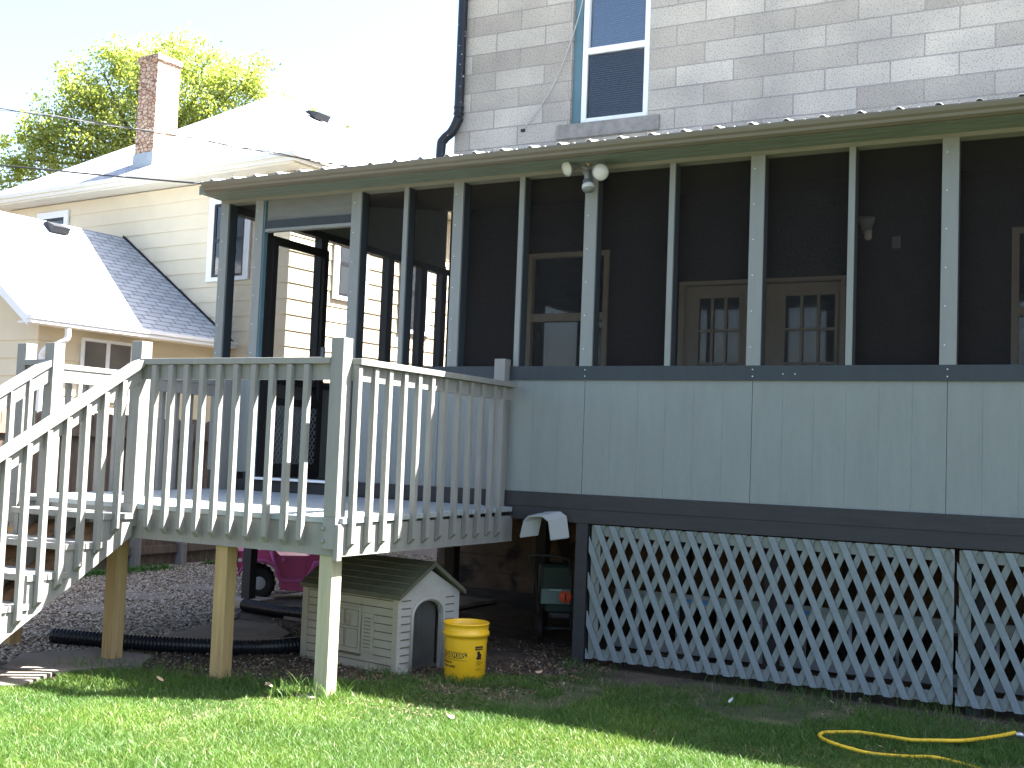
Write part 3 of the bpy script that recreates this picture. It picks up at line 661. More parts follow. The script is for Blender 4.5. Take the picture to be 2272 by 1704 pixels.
# handrails: slope line
def hz(y): return -.127+(y+2.105)*.6115
def srail(x, xo):
    yE = -3.75
    def par(y0, y1, dzt, dzb, xa, xb): return MB().prism([(xa, y0, hz(y0)+dzt), (xa, y1, hz(y1)+dzt), (xa, y1, hz(y1)+dzb), (xa, y0, hz(y0)+dzb)], (xb-xa, 0, 0))
    par(-2.105, yE, 0, -.045, x-.045, x+.045).build('handrail', 'deck_gray', st); par(-2.105, yE, -.046, -.150, xo-.019, xo+.019).build('sub_rail', 'deck_gray', st)
srail(-2.17, -2.185); srail(-3.04, -3.03)
for y in (-2.262, -2.40, -2.535, -2.675, -2.81, -2.945, -3.085, -3.22, -3.36, -3.5):
    zt = hz(y)-.055; zb = -1.265+(y+2.254)*.685
    if y > -2.27: zb = -1.24
    baluster(-2.148, y, 1, 0, zt, max(zb, G+.05), parent=st)
    baluster(-3.008+.0, y, 1, 0, zt, max(zb+.12, G+.05), parent=st)
for x in (-2.185, -3.03): MB().box(x-.045, x+.045, -3.84, -3.75, G, -.9).build('bottom_post', 'deck_gray', st, bevel=.003)

# ================================================================== LATTICE PANELS
def clip_rect(poly, x0, x1, z0, z1):
    for ax, lim, s_ in ((0, x0, 1), (0, x1, -1), (1, z0, 1), (1, z1, -1)):
        out = []
        for i in range(len(poly)):
            a, b = poly[i], poly[(i+1) % len(poly)]; ia = s_*(a[ax]-lim) >= 0; ib = s_*(b[ax]-lim) >= 0
            if ia: out.append(a)
            if ia != ib:
                t_ = (lim-a[ax])/(b[ax]-a[ax]); out.append((a[0]+(b[0]-a[0])*t_, a[1]+(b[1]-a[1])*t_))
        poly = out
        if not poly: return []
    return poly
def lattice(x0, x1, label, z0=-2.045, z1=-1.118, zf=None):
    t = thing('lattice_panel', (x0, -.0, z0), label, 'lattice', 'grey lattice skirting panels under the porch')
    pitch = .1125; H = z1-z0; run = H/2.29; w_ = .045
    for layer, sg, yy in (('slats', 1, -.027), ('slats', -1, -.013)):
        b = MB(); k = -12
        while x0+k*pitch < x1+run+.3:
            jx = random.uniform(-.004, .004)
            xa = x0+k*pitch+jx+(.03 if sg > 0 else 0)
            if sg > 0: poly = [(xa, z1), (xa+w_, z1), (xa+w_+run, z0), (xa+run, z0)]
            else: poly = [(xa+run, z1), (xa+w_+run, z1), (xa+w_, z0), (xa, z0)]
            poly = clip_rect(poly, x0-.004 if sg > 0 else x0+.006, x1-.002, z0+random.uniform(-.004, .0), z1)
            if len(poly) >= 3: b.prism([(p[0], yy+random.uniform(-.0012, .0012), p[1]) for p in poly] if 0 else [(p[0], yy, p[1]) for p in poly], (0, .0075, 0))
            k += 1
        b.build(layer, 'lattice_strip' if sg > 0 else 'lattice_rear', t)
    f = MB(); f.box(x0+.006, x1-.006, -.004, .014, z1-.075, z1-.004); f.box(x0+.006, x1-.006, -.004, .014, z0+.004, z0+.07); f.box(x0+.006, x0+.075, -.004, .014, z0+.07, z1-.075); f.box(x1-.075, x1-.006, -.004, .014, z0+.07, z1-.075)
    f.build('back_frame', 'lattice_frame', t)
lattice(.082, 2.497, 'wide grey diagonal lattice panel right of the dark post, full panel in view')
lattice(2.515, 4.93, 'grey lattice panel beyond the dark gap, cut by the right edge')
lattice(4.945, 7.36, 'grey lattice panel farthest right under the porch')

# ladder stored behind lattice
ld = thing('ladder', (1.5, .38, -1.95), 'aluminium ladder lying on its side behind the lattice', 'ladder')
bx('side_rail', 'aluminium', ld, .12, 4.6, .36, .39, -1.665, -1.585); bx('side_rail', 'aluminium', ld, .12, 4.6, .36, .39, -2.0, -1.925)
for k in range(15): x = .3+k*.30; MB().tube([(x, .375, -1.93), (x, .375, -1.66)], .014, 8).build('rung', 'aluminium', ld, True)
for x0, x1 in ((.62, .70), (.73, .82), (.85, .92), (1.50, 1.53)): bx('sticker', 'sticker', ld, x0, x1, .3585, .36, -1.64, -1.615)
pl = bx('timber_plank', 'foundation', None, .2, 3.2, .55, .75, G, G+.045, label='dark timber plank on the soil behind the ladder', cat='plank')

# ================================================================== DOG HOUSE
dh = thing('dog_house', (-.76, -1.15, G), 'beige plastic dog house with dark green roof under the deck', 'dog house')
ang = math.atan2(-.17, .985)
DM = Matrix.Translation((-.765, -1.155, G)) @ Matrix.Rotation(math.atan2(.17, -.985), 4, 'Z')   # local x: along side to the back-left, local y ...
# local frame: sx = back along side, fy = across front
sxv = Vector((-.985, .17, 0)); fyv = Vector((.17, .985, 0))
def DP(a, b, z): return Vector((-.735, -1.165, G+z))+sxv*a+fyv*b
LD, WD, HW, HR = .905, .60, .505, .670
def dbox(b, a0, a1, b0, b1, z0, z1):
    P = [DP(a, c, z) for z in (z0, z1) for a, c in ((a0, b0), (a1, b0), (a1, b1), (a0, b1))]
    return b.add(P, [(0, 1, 2, 3), (7, 6, 5, 4), (4, 5, 1, 0), (5, 6, 2, 1), (6, 7, 3, 2), (7, 4, 0, 3)])
# front wall with arched door
arch = [(.145, .0)]+[(.285-.14*math.cos(t), .365+.095*math.sin(t)) for t in np.linspace(0, math.pi, 15)]+[(.425, 0)]
fw = MB(); outer = [(.0, 0), (.0, HW), (WD/2, HR-.01), (WD, HW), (WD, 0)]
# build as strips between outer outline and arch
def top(b): return HW+(HR-.01-HW)*(1-abs(b-WD/2)/(WD/2))
def archz(b):
    if b <= .145 or b >= .425: return 0
    return .365+.095*math.sqrt(max(0, 1-((b-.285)/.14)**2))
bs = [0, .07, .1449]+list(np.linspace(.1451, .4249, 17))+[.4251, .5, WD]
for b0, b1 in zip(bs[:-1], bs[1:]):
    m_ = (b0+b1)/2
    za, zb_ = (archz(b0), archz(b1)) if .145 < m_ < .425 else (0, 0)
    P = [DP(0, b0, za), DP(0, b1, zb_), DP(0, b1, top(b1)), DP(0, b0, top(b0))]
    fw.prism(P, sxv*.03)
dfw = fw.build('front_wall', 'doghouse_front', dh)
sw = MB(); dbox(sw, .03, LD, 0, .025, .0, HW+.01); dsw = sw.build('side_wall', 'doghouse_wall', dh)
sw = MB(); dbox(sw, .03, LD, WD-.025, WD, .0, HW+.01); sw.build('side_wall', 'doghouse_wall', dh)
bw = MB(); bw.prism([DP(LD, b, z) for b, z in outer], -sxv*.025); bw.build('back_wall', 'doghouse_wall', dh)
bx2 = MB(); dbox(bx2, .03, LD-.03, .03, WD-.03, .01, .03); bx2.build('floor', 'doghouse_dark', dh)
# corner mouldings
for q0, q1 in ((-.006, .04), (LD-.05, LD+.004)): cm = MB(); dbox(cm, q0, q1, -.008, .0, 0, HW); cm.build('corner_moulding', 'doghouse_wall', dh)
# clapboard grooves on side and front (raised shadow lips)
cl = MB()
for k in range(1, 10):
    z = k*.052
    if k in (2, 3, 4, 5, 6, 7): dbox(cl, .05, .21, -.004, .0, z, z+.005); dbox(cl, .66, LD-.055, -.004, 0, z, z+.005)
    else: dbox(cl, .05, LD-.055, -.004, 0, z, z+.005)
absorb(dsw, cl.build('clapboard_lines', 'doghouse_line', dh))
for q0, q1 in ((.03, .115), (.46, .545)):
    clf = MB()
    for k in range(1, 10): z = .02+k*.05; dbox(clf, -.004, .0, q0, q1, z, z+.006)
    absorb(dfw, clf.build('clapboard_lines', 'doghouse_line', dh))
am = MB(); ap = [DP(-.005, .285-.155*math.cos(t), .365+.112*math.sin(t)) for t in np.linspace(0, math.pi, 16)]
am.tube([DP(-.005, .13, 0)]+ap+[DP(-.005, .44, 0)], .012, 8); am.build('arch_moulding', 'doghouse_front', dh, True)
wn = MB(); dbox(wn, .33, .62, -.012, 0, .10, .40); dwn = wn.build('window_moulding', 'doghouse_wall', dh)
wl_ = MB()
for a0, a1, z0, z1 in ((.35, .47, .27, .38), (.48, .60, .27, .38), (.35, .47, .13, .255), (.48, .60, .13, .255)): dbox(wl_, a0, a1, -.0135, -.012, z0, z0+.003); dbox(wl_, a0, a0+.003, -.0135, -.012, z0, z1); dbox(wl_, a1-.003, a1, -.0135, -.012, z0, z1); dbox(wl_, a0, a1, -.0135, -.012, z1-.003, z1)
dbox(wl_, .325, .63, -.016, -.0, .085, .098)
absorb(dwn, wl_.build('window_lines', 'doghouse_line', dwn))
for a0 in (.215, .635):
    sh = MB(); dbox(sh, a0, a0+.10, -.010, 0, .12, .37); o_ = sh.build('shutter', 'doghouse_wall', dh)
    s2 = MB()
    for k in range(9): dbox(s2, a0+.02, a0+.08, -.012, -.010, .145+k*.024, .149+k*.024)
    absorb(o_, s2.build('louvre_lines', 'doghouse_line', o_))
# roof
rr = MB()
for b0, z0, b1, z1 in ((-.03, HW-.02, WD/2, HR+.02), (WD+.025, HW-.02, WD/2, HR+.02)):
    rr.prism([DP(-.04, b0, z0), DP(-.04, b1, z1), DP(-.04, b1, z1+.03), DP(-.04, b0, z0+.03)], sxv*(LD+.055))
ro = rr.build('roof', 'doghouse_roof', dh)
rl = MB()
for k in range(1, 6):
    t_ = k/6; b_ = -.03+(WD/2+.03)*t_; z_ = HW-.02+(HR+.04-HW)*t_+.032
    rl.tube([DP(-.02, b_, z_-.002), DP(LD+.02, b_, z_-.002)], .004, 6)
absorb(ro, rl.build('roof_ribs', 'doghouse_rib', ro))
dr = MB()
dbox(dr, .05, .055, .15, .283, .02, .46); dbox(dr, .052, .057, .287, .42, .02, .46); dr.build('door_flap', 'doghouse_dark', dh, label='dark grey two piece door flap')

# ================================================================== BUCKET
bc = Vector((-.33, -.98, G))
bk = thing('bucket', tuple(bc), 'yellow plastic bucket with black printed lettering beside the dog house', 'bucket')
MB().lathe([(.0, .0), (.125, .0), (.130, .005), (.1375, .262), (.139, .285), (.149, .286), (.151, .298), (.149, .312), (.1415, .314), (.1445, .355), (.148, .357), (.149, .363), (.146, .368), (.141, .366), (.136, .33), (.131, .26), (.124, .01), (.0, .008)], bc, 64).build('shell', 'bucket', bk, True)
def wrap(ob_name, text, size, ang0, z, parent, m_, offset=0., lift=.0006, shear=0., bold=False, sx=1., tilt=0.):
    cu_ = bpy.data.curves.new('txt', 'FONT'); cu_.body = text; cu_.size = size; cu_.offset = offset; cu_.shear = shear; cu_.resolution_u = 3; cu_.space_character = .95
    to = bpy.data.objects.new('txt', cu_); COL.objects.link(to); dg = bpy.context.evaluated_depsgraph_get(); me = bpy.data.meshes.new_from_object(to.evaluated_get(dg)); bpy.data.objects.remove(to)
    bm = bmesh.new(); bm.from_mesh(me)
    bmesh.ops.triangulate(bm, faces=bm.faces); bmesh.ops.subdivide_edges(bm, edges=[e for e in bm.edges if e.calc_length() > size*.25], cuts=2, use_grid_fill=False)
    for v in bm.verts:
        a = ang0+v.co.x*sx/.134; zz = z+v.co.y+v.co.x*tilt; r_ = .1300+.0075*(zz-.005)/.257+lift+.0004
        v.co = Vector((r_*math.cos(a), r_*math.sin(a), zz))
    bm.to_mesh(me); bm.free(); me.materials.clear(); me.materials.append(MT[m_])
    o = bpy.data.objects.new(ob_name, me); COL.objects.link(o); o.parent = parent; return o
vd = math.atan2(CAM[1]-bc.y, CAM[0]-bc.x)        # angle facing the camera
a_ = vd-R(93)
def warea(nm, a0, a1, z0, z1, m_, lift):
    b = MB(); n_ = 10
    for i in range(n_):
        t0 = a0+(a1-a0)*i/n_; t1 = a0+(a1-a0)*(i+1)/n_
        f_ = lambda z: .1300+.0075*(z-.005)/.257+lift
        b.add([(bc.x+f_(z)*math.cos(t), bc.y+f_(z)*math.sin(t), G+z) for t, z in ((t0, z0), (t1, z0), (t1, z1), (t0, z1))], [(0, 1, 2, 3)])
    return b.build(nm, m_, bk)
wrap('brand_lettering_outline', 'MENARDS', .046, a_, .160, bk, 'print_black', offset=.0045, sx=1.12, tilt=-.03)
wrap('brand_lettering', 'MENARDS', .046, a_, .160, bk, 'bucket', offset=.0003, lift=.0014, sx=1.12, tilt=-.03)
b = MB(); n_ = 24
for i in range(n_):
    t0 = a_+R(97)*i/n_; t1 = a_+R(97)*(i+1)/n_; f_ = lambda z: .1300+.0075*(z-.005)/.257+.0008
    za = .150-.010*i/n_; zb_ = .150-.010*(i+1)/n_; th0 = .005*(1-i/n_*.6); th1 = .005*(1-(i+1)/n_*.6)
    b.add([(bc.x+f_(z)*math.cos(t), bc.y+f_(z)*math.sin(t), G+z) for t, z in ((t0, za-th0), (t1, zb_-th1), (t1, zb_), (t0, za))], [(0, 1, 2, 3)])
b.build('underline', 'print_black', bk)
wrap('slogan', 'Dedicated to', .021, a_+R(10), .122, bk, 'print_black', shear=.3, offset=.0006, tilt=-.03)
wrap('slogan', 'Service and quality', .021, a_+R(2), .098, bk, 'print_black', shear=.3, offset=.0006, tilt=-.03)
l0, l1 = vd+R(27), vd+R(53)
warea('warning_label', l0, l1, .205, .230, 'print_black', .0008)
wrap('warning_text', 'WARNING', .012, l0+R(2), .212, bk, 'bucket', lift=.0016, sx=.95)
pc = MB()
def wp(t, z, l=.001): f_ = .1300+.0075*(z-.005)/.257+l; return (bc.x+f_*math.cos(t), bc.y+f_*math.sin(t), G+z)
am_ = (l0+l1)/2
def disc(b, ta, z, rx, rz, n=12): b.add([wp(ta+rx*math.cos(q)/.135, z+rz*math.sin(q)) for q in np.linspace(0, 2*math.pi, n, endpoint=False)], [tuple(range(n))])
disc(pc, am_-.03, .188, .013, .011); disc(pc, am_+.03, .170, .018, .016); disc(pc, am_-.04, .156, .014, .012); disc(pc, am_+.10, .152, .008, .008)
pc.build('warning_pictogram', 'print_black', bk)
wrap('fine_print', 'DANGER\nDROWNING\nHAZARD', .010, l0+R(4), .130, bk, 'print_black', lift=.0008)
wrap('fine_print', 'KEEP AWAY\nFROM WATER', .008, l0+R(4), .085, bk, 'print_black', lift=.0008)

# ================================================================== DRAIN PIPES
def corr(name, pts, r, label, grp=None):
    P = smooth_path(pts, 14); L = [0]
    for a, b in zip(P[:-1], P[1:]): L.append(L[-1]+(b-a).length)
    n = int(L[-1]/.0065); Q = []; rad = []
    for i in range(n):
        s_ = L[-1]*i/(n-1); j = min(max(np.searchsorted(L, s_)-1, 0), len(P)-2); t_ = (s_-L[j])/max(L[j+1]-L[j], 1e-6)
        Q.append(P[j].lerp(P[j+1], min(1, t_))); rad.append(r*(1 if (i//2) % 2 else .90))
    t = thing(name, pts[0], label, 'drain pipe', grp)
    MB().tube(Q, r, 16, rad=rad, caps=False).build('corrugated_tube', 'pipe_black', t)
    MB().tube([Q[1], Q[4]], r*.86, 16, caps=True).build('end_collar', 'rubber', t)
    return t
pz = G+.06
corr('drain_pipe', [(-3.15, -1.83, pz+.02), (-2.9, -1.72, pz+.01), (-2.5, -1.55, pz), (-2.1, -1.36, pz), (-1.85, -1.16, pz), (-1.72, -.86, pz), (-1.70, -.5, pz)], .056, 'black corrugated drain pipe curving behind the wooden posts in front', 'black corrugated drain pipes')
corr('drain_pipe', [(-3.4, .42, pz), (-3.0, .34, pz), (-2.6, .30, pz+.005), (-2.2, .20, pz), (-1.9, -.02, pz), (-1.72, -.2, pz+.03)], .056, 'black corrugated drain pipe lying farther back beside the concrete', 'black corrugated drain pipes')

# ================================================================== SLABS
def slab(pts, label, h=.03, m_='slab'):
    c = np.mean(pts, 0); t = MB().prism([(x, y, G+.003) for x, y in pts], (0, 0, h))
    o = t.build('paving_slab', m_, None, bevel=.006, label=label, cat='slab', group='concrete slabs in the yard'); return o
slab([(-2.75, -1.42), (-2.97, -.56), (-2.94, -.16), (-2.58, -.12), (-2.22, -.40), (-2.05, -.78), (-2.33, -1.2)], 'flat concrete slab inside the loop of black pipe')
slab([(-2.85, .28), (-2.4, .22), (-1.9, -.0), (-1.7, .3), (-1.9, .75), (-2.8, .85)], 'dark concrete slab behind the rear drain pipe')
slab([(-2.95, -2.25), (-2.62, -2.66), (-2.3, -2.5), (-2.1, -2.02), (-2.28, -1.74), (-2.72, -1.80)], 'worn concrete slab at the foot of the left wooden posts')
slab([(-3.15, -2.95), (-2.72, -3.35), (-2.12, -2.92), (-2.28, -2.56), (-2.60, -2.70)], 'concrete slab at lawn edge striped by sunlight through the stairs')
slab([(-3.80, .52), (-3.44, .52), (-3.44, .88), (-3.80, .88)], 'square concrete footing under the dark porch post', .07, 'pad_block')
slab([(-3.7, .95), (-2.1, .95), (-2.1, 2.6), (-3.9, 2.6)], 'broad dark concrete slab beneath the toy car')
slab([(-.84, -2.10), (-.70, -1.99), (-.64, -2.12)], 'small pale paver corner at base of the sunlit post', .02, 'pad_block')
slab([(-4.75, .1), (-4.3, .35), (-4.5, .75), (-5.0, .55)], 'oval stepping stone half buried in gravel near the stairs', .02)
slab([(-4.9, 1.0), (-4.4, 1.25), (-4.6, 1.65), (-5.15, 1.4)], 'flat stepping stone farther back in the gravel', .02)
slab([(-4.35, -.7), (-3.95, -.45), (-4.15, -.1), (-4.6, -.35)], 'stepping stone nearest the stairs in the gravel', .02)

# ================================================================== TOY CAR
tc_ = thing('toy_car', (-3.8, 1.5, G), 'pink ride on toy jeep parked on concrete behind the deck', 'toy car')
tf = Vector((-3.70, .95, G+.0)); td = Vector((.75, .66, 0)).normalized(); tn = Vector((td.y, -td.x, 0))   # tn faces the camera
def TP(s_, o_, z): return tf+td*s_+tn*o_+Vector((0, 0, z))
zb0 = .03
def tpoly(pts, o0, o1): return MB().prism([TP(s_, o0, z) for s_, z in pts], tn*(o1-o0))
side = [(-.26, .30), (-.20, .33)]+[(.0-.185*math.cos(q), .175+zb0+.165*math.sin(q)) for q in np.linspace(.15, math.pi-.15, 10)]+[(.20, .12), (.42, .11), (.46, .16)]+[(.63-.175*math.cos(q), .17+zb0+.16*math.sin(q)) for q in np.linspace(.15, math.pi-.15, 10)]+[(.84, .22), (.86, .48), (.50, .50), (.44, .44), (.18, .44), (.12, .50), (-.24, .47)]
tpoly(side, -.42, 0).build('body', 'pink', tc_, bevel=.008)
us = [(.10, .47), (.17, .235), (.20, .20), (.42, .195), (.455, .25), (.50, .37), (.82, .37)]
MB().tube([TP(s_, .008, z+zb0-.02) for s_, z in us], .017, 8).build('door_trim', 'pink_lit', tc_, True, label='raised pink moulding round the door opening')
for s_ in (0, .63):
    ff = [(s_-.20*math.cos(q), .165+zb0+.19*math.sin(q)) for q in np.linspace(.1, math.pi-.1, 12)]
    f = MB()
    for a, b in zip(ff[:-1], ff[1:]): f.prism([TP(a[0], -.02, a[1]), TP(b[0], -.02, b[1]), TP(b[0], -.02, b[1]+.022), TP(a[0], -.02, a[1]+.022)], tn*.075)
    f.build('fender', 'pink_lit', tc_)
    for o_ in (-.03, -.40):
        Q = Matrix((tn, td, Vector((0, 0, 1)))).transposed() @ Matrix.Rotation(R(90), 3, 'Y')
        rot = Matrix([(tn.x*0+td.x, 0, tn.x), (td.y, 0, tn.y), (0, 1, 0)])
        prof_ = [(.06, .02), (.10, .03), (.135, .035), (.148, .02), (.150, -.03), (.148, -.08), (.135, -.095), (.05, -.095), (0, -.095)]
        wh = MB().lathe([(r_, h) for r_, h in prof_], tuple(TP(s_, o_, .15+zb0)), 28, rot).build('wheel', 'rubber', tc_, True)
        MB().lathe([(.0, .03), (.03, .03), (.05, .022), (.095, .012), (.10, .030)], tuple(TP(s_, o_, .15+zb0)), 28, rot).build('hub_cap', 'toy_gray', wh, True)
        k_ = MB()
        for q in range(16):
            an = q*math.pi/8; k_.beam(TP(s_+.149*math.cos(an), o_-.08, .15+zb0+.149*math.sin(an)), TP(s_+.149*math.cos(an), o_+.015, .15+zb0+.149*math.sin(an)), .022, .012, up=tuple(td*math.cos(an)+Vector((0, 0, math.sin(an)))))
        k_.build('tread', 'rubber', wh)
tpoly([(.14, .26), (.42, .26), (.42, .40), (.30, .42), (.14, .42)], .001, .006).build('side_panel', 'pink', tc_, bevel=.003)
MB().tube([TP(.22, .0, .40), TP(.22, .018, .40)], .022, 14).build('round_cap', 'pink_lit', tc_, True)
MB().lathe([(.006, 0), (.018, .0), (.018, .004), (.006, .004)], tuple(TP(-.18, -.02+.06, .395)), 16, Matrix([(td.x, 0, tn.x), (td.y, 0, tn.y), (0, 1, 0)])).build('side_light', 'white_paint', tc_)
tpoly([(-.27, .27), (-.21, .27), (-.20, .50), (-.245, .50)], -.42, .03).build('front_bumper', 'pink_lit', tc_, bevel=.006)
ws = MB().tube([TP(.10, -.04, .49), TP(.06, -.04, .72), TP(.06, -.38, .72), TP(.10, -.38, .49)], .012, 8); ws.build('windshield_frame', 'pink_lit', tc_, True)
tpoly([(.46, .46), (.58, .46), (.62, .70), (.56, .70)], -.36, -.06).build('seat', 'toy_gray', tc_, bevel=.008)

# ================================================================== GARDEN MACHINE
gm = thing('garden_machine', (-.5, .78, G), 'green garden machine with red round cap and black loop handle', 'garden machine')
gx, gy = -.555, .72
rv = Vector((.84, .54, 0))     # roughly across the view
fv = Vector((.54, -.84, 0))    # toward the camera
def GP(a, o_, z): return Vector((gx, gy, G+z))+rv*a+fv*o_
MB().tube(smooth_path([GP(-.10, -.05, .10), GP(-.12, .0, .35), GP(-.16, .06, .55), GP(-.21, .08, .655), GP(-.18, .08, .685), GP(0, .08, .68), GP(.09, .08, .66), GP(.115, .06, .62), GP(.14, .0, .42), GP(.155, -.04, .10)], 6), .010, 8).build('handle', 'steel_dark', gm, True)
def gbox(a0, a1, o0, o1, z0, z1, nm, mm, bev=.012, par=None):
    P = [GP(a, o_, z) for z in (z0, z1) for a, o_ in ((a0, o0), (a1, o0), (a1, o1), (a0, o1))]
    return MB().add(P, [(0, 1, 2, 3), (7, 6, 5, 4), (4, 5, 1, 0), (5, 6, 2, 1), (6, 7, 3, 2), (7, 4, 0, 3)]).build(nm, mm, par or gm, bevel=bev)
gbox(-.11, .15, -.14, .05, .30, .62, 'hopper', 'green_machine', .03)
pn = gbox(-.10, .13, .05, .075, .31, .43, 'front_panel', 'machine_panel', .01)
for k in range(6): gbox(-.085, .015, .075, .079, .325+k*.014, .330+k*.014, 'louvre', 'lamp_gray', .0, pn)
gbox(-.04, .055, .075, .0785, .418, .426, 'name_strip', 'lamp_white', 0, pn)
cap = MB().tube([GP(.085, .075, .372), GP(.085, .105, .372)], .047, 24).build('round_cap', 'red_cap', gm, True)
gbox(.079, .091, .105, .112, .345, .40, 'cap_grip', 'black_paint', .002, cap)
gbox(-.02, .13, -.04, .06, .20, .245, 'muffler', 'steel_dark', .01); gbox(-.06, .14, -.06, .04, .245, .31, 'engine', 'green_machine', .01)
MB().tube([GP(-.08, .02, .12), GP(.18, .02, .12)], .010, 8).build('axle', 'steel_dark', gm, True)
for a in (-.10, .19):
    rot = Matrix([(fv.x, 0, rv.x), (fv.y, 0, rv.y), (0, 1, 0)]); w2 = MB().lathe([(.0, -.02), (.10, -.02), (.115, -.012), (.115, .012), (.10, .02), (0, .02)], tuple(GP(a, .0, .118)), 24, rot).build('wheel', 'rubber', gm, True)
MB().tube(smooth_path([GP(-.12, .02, .10), GP(-.09, .12, .02), GP(0, .15, .012), GP(.12, .15, .012), GP(.16, .10, .03), GP(.16, .03, .10)], 6), .006, 6).build('wire_stand', 'black_paint', gm, True)

# curved plastic piece hung under the beam
ph = thing('plastic_hood', (-.42, .12, -1.25), 'pale grey curved plastic hood hanging under the dark porch beam', 'plastic hood')
def hood():
    pr = [(-.13, -.16), (-.105, -.045), (-.07, -.01), (.04, .0), (.09, -.03), (.115, -.16)]
    b = MB(); n_ = len(pr); off = .008; c0 = Vector((-.275, -.15, -1.068)); rx = Vector((.98, .12, -.03)); dp = Vector((.10, .085, .035))
    inner = [(x*.93, z-.012) for x, z in pr]
    P = []
    for L in (pr, inner):
        for s_ in (0, 1): P += [c0+rx*x+Vector((0, 0, z-.015*s_*(i in (0, n_-1))))+dp*s_ for i, (x, z) in enumerate(L)]
    F = []
    for i in range(n_-1):
        F += [(i, i+1, n_+i+1, n_+i), (2*n_+i, 3*n_+i, 3*n_+i+1, 2*n_+i+1), (i, 2*n_+i, 2*n_+i+1, i+1), (n_+i, n_+i+1, 3*n_+i+1, 3*n_+i)]
    F += [(0, n_, 3*n_, 2*n_), (n_-1, 3*n_-1, 4*n_-1, 2*n_-1)]
    return b.add(P, F)
hd = hood().build('shell', 'toy_plastic', ph, bevel=.004)
MB().tube([(-.26, -.10, -1.055), (-.26, -.03, -1.04)], .006, 6).build('hook', 'steel_dark', ph)

# ================================================================== HOSE
hz_ = G+.030
h1 = [(2.867, -1.45, hz_-.012), (2.80, -1.39, hz_-.01), (2.70, -1.364, hz_-.002), (2.587, -1.356, hz_+.004), (2.469, -1.361, hz_-.010), (2.304, -1.388, hz_-.016), (2.195, -1.39, hz_-.006), (2.114, -1.367, hz_), (2.036, -1.295, hz_), (1.998, -1.223, hz_), (2.005, -1.14, hz_), (2.07, -1.075, hz_), (2.159, -1.035, hz_+.005), (2.264, -1.035, hz_+.005), (2.341, -1.055, hz_+.01), (2.435, -1.06, hz_+.01), (2.538, -1.02, hz_+.015), (2.653, -.935, hz_+.015), (2.713, -.862, hz_+.015), (2.793, -.70, hz_+.01), (2.845, -.626, hz_+.015), (2.898, -.599, hz_+.03)]
h1 = [(4.2, -2.3, hz_-.01), (3.5, -1.85, hz_-.01), (3.1, -1.60, hz_-.01)]+h1
ho = thing('garden_hose', (2.5, -1.1, G), 'yellow garden hose looped on the shaded grass', 'hose')
MB().tube(smooth_path(h1, 6), .0105, 10).build('tube', 'hose', ho, True)
MB().tube([(2.898, -.599, hz_+.02), (2.935, -.593, hz_+.02)], .015, 10).build('coupling', 'brass', ho, True)
MB().tube([(2.935, -.593, hz_+.02), (2.99, -.58, hz_+.01), (3.05, -.60, hz_)], .011, 10).build('nozzle', 'sticker', ho, True)

# ================================================================== FENCE
fn = thing('wooden_fence', (-6.5, 2, G), 'weathered dog eared wooden fence beyond the gravel', 'fence')
y = -9.0
pk = []
b = MB(); nb = 0
while y < 11:
    h = -.37+random.uniform(-.012, .012); w_ = .138; e = .03
    b.prism([(-6.55, y, G+.03), (-6.55, y+w_, G+.03), (-6.55, y+w_, h-e), (-6.55, y+w_-e, h), (-6.55, y+e, h), (-6.55, y, h-e)], (.018, 0, 0)); y += .145
b.build('pickets', 'fence_wood', fn)
for z in (-.62, -1.93): bx('fence_rail', 'fence_wood', fn, -6.53, -6.49, -9, 11, z, z+.09)
for y in (-7.5, -5.1, -2.7, -.3, 2.1-.0, 2.82, 5.2, 7.6, 10): bx('fence_post', 'fence_gray', fn, -6.53+.001, -6.44, y-.045, y+.045, G, -.42)

# ================================================================== NEIGHBOR HOUSE
ph_ = R(-5); nu = Vector((math.cos(ph_), math.sin(ph_), 0)); nv = Vector((-math.sin(ph_), math.cos(ph_), 0)); NO = Vector((-9, 7.53, 0))
def NP(a, b, z): return NO+nu*a+nv*b+Vector((0, 0, z))
def nbox(b, a0, a1, b0, b1, z0, z1):
    P = [NP(a, c, z) for z in (z0, z1) for a, c in ((a0, b0), (a1, b0), (a1, b1), (a0, b1))]
    return b.add(P, [(3, 2, 1, 0), (4, 5, 6, 7), (0, 1, 5, 4), (1, 2, 6, 5), (2, 3, 7, 6), (3, 0, 4, 7)])
nh_ = thing('neighbor_house', tuple(NP(-4, 4, G)), 'cream sided two storey house with hip roof and brick chimney', 'house')
def clap(a0, a1, b0, b1, z0, z1, ext=True):
    # box wall made of overlapping courses: each course a box slightly tapered
    b = MB(); z = z1; 
    while z > z0:
        zl = max(z-.265, z0); t_ = .016
        P = []
        for zz, g in ((zl, t_), (z, .0)):
            for a, c in ((a0-g, b0-g), (a1+g, b0-g), (a1+g, b1+g), (a0-g, b1+g)): P.append(NP(a, c, zz+random.uniform(-.0, .0)))
        b.add(P, [(3, 2, 1, 0), (4, 5, 6, 7), (0, 1, 5, 4), (1, 2, 6, 5), (2, 3, 7, 6), (3, 0, 4, 7)]); z = zl
    return b
clap(-7.92, 0, 0, 8.4, G, 3.94).build('wall', 'cream_siding', nh_)
ea = MB(); nbox(ea, -8.3, .38, -.38, 8.78, 3.96, 4.02); ea.build('eave_soffit', 'neighbor_eave', nh_)
gt = MB()
for k, (z0, z1, o_) in enumerate(((3.99, 4.06, .43), (4.06, 4.135, .47))):
    nbox(gt, -7.92-o_, o_, -o_, -.38, z0, z1); nbox(gt, .38, o_, -.38, 8.4+o_, z0, z1); nbox(gt, -7.92-o_, -8.3, -.38, 8.4+o_, z0, z1)
gt.build('gutter', 'neighbor_eave', nh_)
